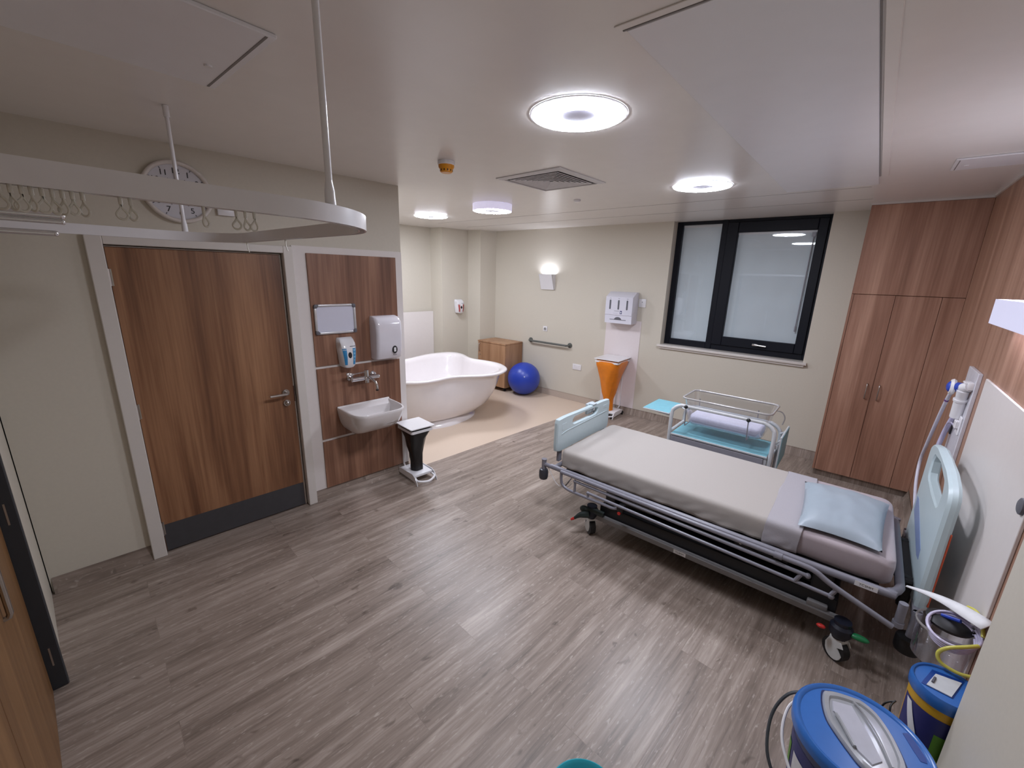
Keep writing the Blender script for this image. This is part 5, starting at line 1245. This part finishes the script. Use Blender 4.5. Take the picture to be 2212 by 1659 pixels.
# entonox style demand valve with hose
dv = thing('demand_valve', 'blue and white gas demand valve with white hose by the services panel', 'demand valve', (0.50, 3.85, 1.35))
V0 = Vector((0.515, 3.80, 1.40))
b = B(); b.lathe([(0.037, -0.014), (0.046, -0.012), (0.053, 0.0), (0.046, 0.012), (0.037, 0.014), (0.037, -0.014)], (0.487, 3.868, 1.372), 'X', 28, cap=False); part(b, 'dial_rim', M_WHITE, dv)
b = B(); b.sphere((0.487, 3.868, 1.372), 0.040, 0.75, 1.0, 1, 20, 14); b.cyl((0.50, 3.86, 1.375), (0.525, 3.80, 1.39), 0.032, 0.026, 18); part(b, 'valve_body', M_BLUE, dv)
b = B(); b.cyl((0.52, 3.81, 1.385), (0.55, 3.77, 1.40), 0.026, 0.030, 16); b.cyl((0.53, 3.80, 1.37), (0.535, 3.83, 1.30), 0.030, 0.026, 16); b.cyl((0.535, 3.83, 1.30), (0.54, 3.86, 1.18), 0.030, 0.030, 18); b.cyl((0.534, 3.826, 1.308), (0.535, 3.83, 1.295), 0.035, 0.035, 18); part(b, 'mouth_tube', M_WHITE, dv)
b = B(); b.box(0.535, XR - 0.02, 3.75, 3.80, 1.38, 1.43, 0.008, 2); b.box(0.52, 0.56, 3.76, 3.83, 1.415, 1.428, 0.004, 1); part(b, 'wall_clip', M_WHITE, dv)
b = B(); b.tube(spline([(0.49, 3.885, 1.325), (0.487, 3.92, 1.28), (0.484, 4.02, 1.12), (0.482, 4.15, 0.88), (0.482, 4.22, 0.72), (0.482, 4.10, 0.58), (0.49, 3.86, 0.46), (0.51, 3.80, 0.42)], 8), 0.0105, 10); hs = part(b, 'hose', mat('white_hose', (206, 204, 216), 0.35), dv, smooth=60)
b = B(); b.tube([(0.4866, 3.925, 1.275), (0.4864, 3.932, 1.262)], 0.0118, 10); part(b, 'hose_band', mat('purple_band', (110, 70, 130), 0.5), hs)
b = B(); b.tube(spline([(0.545, 3.97, 1.16), (0.53, 4.02, 1.0), (0.52, 4.02, 0.8), (0.52, 3.9, 0.6)], 6), 0.014, 10); b.tube(spline([(0.54, 3.83, 1.13), (0.53, 3.90, 1.13), (0.525, 3.97, 1.08), (0.52, 3.99, 0.9), (0.53, 3.9, 0.7)], 6), 0.005, 8)
top(b, 'gas_hose', M_TUBE, 'pale lavender hoses falling behind the head board', 'hose', smooth=60)

# suction jar on the wall, and the bits in it
sj = thing('suction_jar', 'clear graduated suction jar on the wall beside the head board', 'jar', (0.49, 2.32, 0.44))
jc = Vector((0.488, 2.325, 0))
b = B(); b.lathe([(0.078, 0.44), (0.084, 0.446), (0.094, 0.60), (0.097, 0.605), (0.097, 0.612)], jc, seg=40, cap=False); b.lathe([(0.0, 0.44), (0.078, 0.44)], jc, seg=40, cap=False); part(b, 'jar', M_JAR, sj, smooth=60)
b = B(); b.lathe([(0.097, 0.60), (0.0985, 0.606), (0.0965, 0.612), (0.092, 0.606), (0.097, 0.60)], jc, seg=40, cap=False); part(b, 'rim', M_CLEARRIM, sj)
b = B()
for k in range(9):
    z = 0.465 + k * 0.014
    for a0 in range(175, 215, 8):
        if k % 2 and a0 > 195: continue
        a = math.radians(a0); r = 0.0805 + (z - 0.44) * 0.0625
        b.box(-0.0006, 0.0006, -0.004, 0.004, z, z + 0.0016); vs = list(b.bm.verts)[-8:]
        for v in vs: v.co = jc + Matrix.Rotation(a, 3, 'Z') @ (v.co + Vector((r, 0, 0)))
part(b, 'graduations', M_GREYMARK, sj, smooth=0)
b = B(); b.lathe([(0.03, 0.595), (0.07, 0.60), (0.078, 0.615), (0.06, 0.628), (0.02, 0.632)], jc + Vector((0.012, 0.035, 0)), seg=28); part(b, 'lid', M_BLACK, sj)
b = B()
for k in range(4):
    pts = [(0.50 + (0.066 + 0.004 * k) * math.cos(a), 2.29 + (0.085 + 0.003 * k) * math.sin(a), 0.598 + 0.0105 * k + 0.020 * math.sin(a + 0.6)) for a in [math.radians(x) for x in range(20 + 9 * k, 372 + 9 * k, 12)]]
    b.tube(pts, 0.0058, 8)
top(b, 'suction_tube', M_TUBE, 'coil of clear lavender suction tubing on the jar', 'tubing', smooth=60)
b = B(); b.tube(spline([(0.56, 2.22, 0.64), (0.52, 2.185, 0.635), (0.475, 2.17, 0.61), (0.455, 2.165, 0.575), (0.47, 2.155, 0.545), (0.52, 2.15, 0.535), (0.565, 2.16, 0.54)], 6), 0.0068, 8)
top(b, 'oxygen_tube', M_YTUBE, 'yellow tubing loop in front of the suction jar', 'tubing', smooth=60)
b = B(); b.tube(spline([(0.575, 2.27, 0.655), (0.572, 2.32, 0.69), (0.558, 2.37, 0.70), (0.54, 2.40, 0.69)], 6), 0.0065, 8)
top(b, 'oxygen_tube', M_YTUBE, 'short yellow tube end behind the white pouch', 'tubing', smooth=60)
b = B(); P0, P1 = Vector((0.38, 2.62, 0.565)), Vector((0.575, 2.26, 0.715)); w = Vector((0.02, 0.02, -0.004))
d = (P1 - P0); nn = d.cross(Vector((1, 0.6, 0))).normalized()
side = Vector((0.035, 0.03, 0.02))
rows = []
for i in range(13):
    t = i / 12; p = P0 + d * t + Vector((0, 0, 0.02 * math.sin(t * PI))); wdt = 0.25 + 0.95 * min(1, t * 1.3)
    rows.append([p - side * wdt * 0.5, p + Vector((0, 0, 0.004)), p + side * wdt * 0.5])
b.loft(rows, False)
o = top(b, 'paper_pouch', M_PAPER, 'long white peel pouch lying across the suction jar', 'pouch', smooth=70); md = o.modifiers.new('thick', 'SOLIDIFY'); md.thickness = 0.004
b = B(); b.tube([(0.47, 2.36, 0.632), (0.52, 2.33, 0.652)], 0.008, 8)
top(b, 'blue_connector', M_BLUE, 'blue tube connector lying on the jar lid', 'connector')

# ================================================================== SHARPS BINS
def sharps(label, cx, cy, r, zt, body_m, big):
    t = thing('sharps_bin', label, 'bin', (cx, cy, 0)); c = Vector((cx, cy, 0))
    b = B(); b.lathe([(r * 0.80, 0.001), (r * 0.82, 0.01), (r * 0.93, zt - 0.05), (r * 0.94, zt - 0.035)], c, seg=48); part(b, 'body', body_m, t, smooth=50)
    b = B(); b.lathe([(r * 0.965, zt - 0.05), (r * 0.995, zt - 0.044), (r, zt - 0.02), (r * 0.985, zt - 0.008), (r * 0.95, zt), (r * 0.90, zt - 0.003), (r * 0.88, zt - 0.009), (0.0, zt - 0.009)], c, seg=64, cap=False); ld = part(b, 'lid', M_BINBLUE, t, smooth=40)
    return t, ld, c
t, ld, c = sharps('large round sharps bin with blue lid at the bottom edge', 0.252, 1.688, 0.207, 0.45, mat('bin_body_navy', (70, 78, 120), 0.4), True)
# hatch on the lid: long grey clear flap
def lidpt(a, b_, z): return c + Vector((a, b_, z))
hp = [(-0.122, 0.109), (-0.11, 0.125), (-0.082, 0.142), (-0.025, 0.160), (-0.004, 0.162), (0.039, 0.138), (0.076, 0.084), (0.101, 0.026), (0.118, -0.04), (0.105, -0.10), (0.06, -0.135), (0.02, -0.132), (-0.007, -0.120), (-0.037, -0.09), (-0.072, -0.050), (-0.1, -0.010), (-0.118, 0.05)]
hp = [(p.x, p.y) for p in spline([(x, y, 0) for x, y in hp], 3, True)]
def scp(k, P=None): return [(0.0 + (x - 0.0) * k, 0.015 + (y - 0.015) * k) for x, y in (P or hp)]
b = B(); b.loft([[lidpt(x, y, z) for x, y in scp(k)] for k, z in ((1.0, 0.442), (0.985, 0.450), (0.95, 0.454), (0.84, 0.454), (0.80, 0.4465), (0.5, 0.4465))], True, False, True); ht = part(b, 'hatch', M_GREYLID, ld, 'grey see-through hatch', smooth=40)
win = [(-0.092, 0.088), (-0.035, 0.112), (-0.015, 0.075), (0.02, 0.015), (0.055, -0.065), (0.03, -0.10), (-0.01, -0.075), (-0.045, -0.03), (-0.068, 0.03), (-0.087, 0.04)]
b = B(); b.loft([[lidpt(x, y, 0.447) for x, y in win], [lidpt(x * 0.97, y * 0.97, 0.4515) for x, y in win]], True, False, True); part(b, 'hatch_window', mat('hatch_window', (180, 180, 190), 0.36), ht)
b = B(); b.tube(spline([lidpt(-0.03, 0.128, 0.455), lidpt(0.0, 0.10, 0.456), lidpt(0.045, 0.025, 0.456), lidpt(0.08, -0.07, 0.455)], 4), 0.0045, 6); part(b, 'hatch_rib', M_GREYLID, ht)
b = B(); b.tube(spline([lidpt(-0.078, 0.028, 0.455), lidpt(-0.06, 0.0, 0.4555), lidpt(-0.02, -0.07, 0.455)], 4), 0.006, 6); part(b, 'hatch_rib', M_GREYLID, ht)
rc_ = [(0.112, 0.117), (0.128, 0.132), (0.150, 0.100), (0.170, 0.060), (0.172, 0.040), (0.155, 0.034), (0.135, 0.070)]
b = B(); b.loft([[lidpt(x, y, z) for x, y in rc_] for z in (0.4412, 0.4424)], True, False, True); part(b, 'lid_recess', mat('dark_blue_recess', (16, 62, 140), 0.3), ld)
b = B(); b.loft([[lidpt(x, y, 0.4418) for x, y in scp(k)] for k in (0.99, 1.045)]); part(b, 'hatch_groove', mat('dark_blue_recess2', (14, 34, 84), 0.4), ld)
b = B(); R2 = lambda a, z, r: c + Vector((r * math.cos(a), r * math.sin(a), z))
def bandpatch(b, a0, a1, z0, z1, rf): b.grid(lambda i, j: R2(math.radians(a0 + (a1 - a0) * i), z0 + (z1 - z0) * j, rf(z0 + (z1 - z0) * j)), 12, 4)
rb = lambda z: 0.207 * (0.82 + 0.11 * (z - 0.01) / 0.39) + 0.0012
bandpatch(b, 165, 300, 0.12, 0.36, rb); lb = part(b, 'label', M_BINLAB, t, 'navy label', smooth=60)
b = B(); bandpatch(b, 176, 196, 0.18, 0.30, lambda z: rb(z) + 0.001); part(b, 'label_print', M_GREEN, lb, 'green print', smooth=60)
b = B(); bandpatch(b, 205, 225, 0.2, 0.3, lambda z: rb(z) + 0.001); part(b, 'label_print', M_PAPER, lb, 'white print', smooth=60)
b = B(); b.tube(spline([R2(math.radians(150), 0.395, 0.198), R2(math.radians(172), 0.36, 0.217), R2(math.radians(200), 0.30, 0.222), R2(math.radians(235), 0.22, 0.222)], 6), 0.0055, 8); part(b, 'carry_handle', M_WHITE, t)
b = B(); b.tube(spline([R2(math.radians(140), 0.40, 0.20), R2(math.radians(158), 0.37, 0.24), R2(math.radians(172), 0.28, 0.262), R2(math.radians(190), 0.18, 0.25), R2(math.radians(205), 0.1, 0.21)], 6), 0.006, 8); part(b, 'strap', mat('dark_grey_strap', (70, 74, 78), 0.45), t)
t, ld, c = sharps('smaller yellow sharps bin with blue lid behind the large one', 0.487, 2.07, 0.106, 0.52, M_BINYEL, False)
q_ = [(-0.076, -0.043), (-0.038, 0.066), (0.054, 0.078), (0.010, -0.052)]
b = B(); b.loft([[lidpt(x, y, z) for x, y in q_] for z in (0.5118, 0.5125)], True, False, True); part(b, 'lid_recess', MATS['dark_blue_recess'], ld)
q_ = [(-0.062, -0.043), (-0.030, 0.045), (0.044, 0.058), (0.006, -0.050)]
b = B(); b.loft([[lidpt(x, y, z) for x, y in q_] for z in (0.5125, 0.516)], True, False, True); hh = part(b, 'hatch', mat('white_clear_hatch', (206, 210, 212), 0.2), ld)
b = B(); b.tube([lidpt(-0.044, -0.018, 0.519), lidpt(-0.034, 0.016, 0.519)], 0.004, 6); part(b, 'hatch_tab', M_GREYMARK, hh)
rb = lambda z: 0.106 * (0.82 + 0.11 * (z - 0.01) / 0.46) + 0.0012
b = B(); bandpatch(b, 185, 330, 0.27, 0.43, rb); lb = part(b, 'label', M_BINLAB, t, 'navy label', smooth=60)
b = B(); b.grid(lambda i, j: R2(math.radians(195 + 16 * i + 30 * (1 - j)), 0.29 + 0.13 * j, rb(0.3) + 0.004), 6, 6); part(b, 'label_print', M_PAPER, lb, 'white slanted label', smooth=60)
b = B(); bandpatch(b, 262, 300, 0.24, 0.36, lambda z: rb(z) + 0.001); part(b, 'label_print', M_GREEN, lb, 'green print', smooth=60)
b = B(); b.tube(spline([R2(math.radians(170), 0.33, 0.115), R2(math.radians(185), 0.31, 0.128), R2(math.radians(205), 0.25, 0.124), R2(math.radians(235), 0.21, 0.112), R2(math.radians(260), 0.2, 0.107)], 6), 0.0035, 6); b.tube(spline([R2(math.radians(172), 0.33, 0.115), R2(math.radians(178), 0.30, 0.145), R2(math.radians(184), 0.22, 0.155), R2(math.radians(190), 0.12, 0.13)], 6), 0.0035, 6); part(b, 'carry_strap', M_BLACK, t)
# teal basin just entering the frame
tb = thing('wash_bowl', 'teal plastic bowl just peeking in at the bottom edge', 'bowl', (-0.475, 1.07, 0))
c = Vector((-0.475, 1.055, 0))
b = B(); b.lathe([(0.0, 0.001), (0.09, 0.001), (0.11, 0.02), (0.135, 0.09), (0.142, 0.10), (0.147, 0.104), (0.142, 0.107), (0.132, 0.10), (0.105, 0.022), (0.0, 0.012)], c, seg=48, cap=False); part(b, 'bowl', mat('teal_plastic', (36, 160, 176), 0.3), tb, smooth=50)
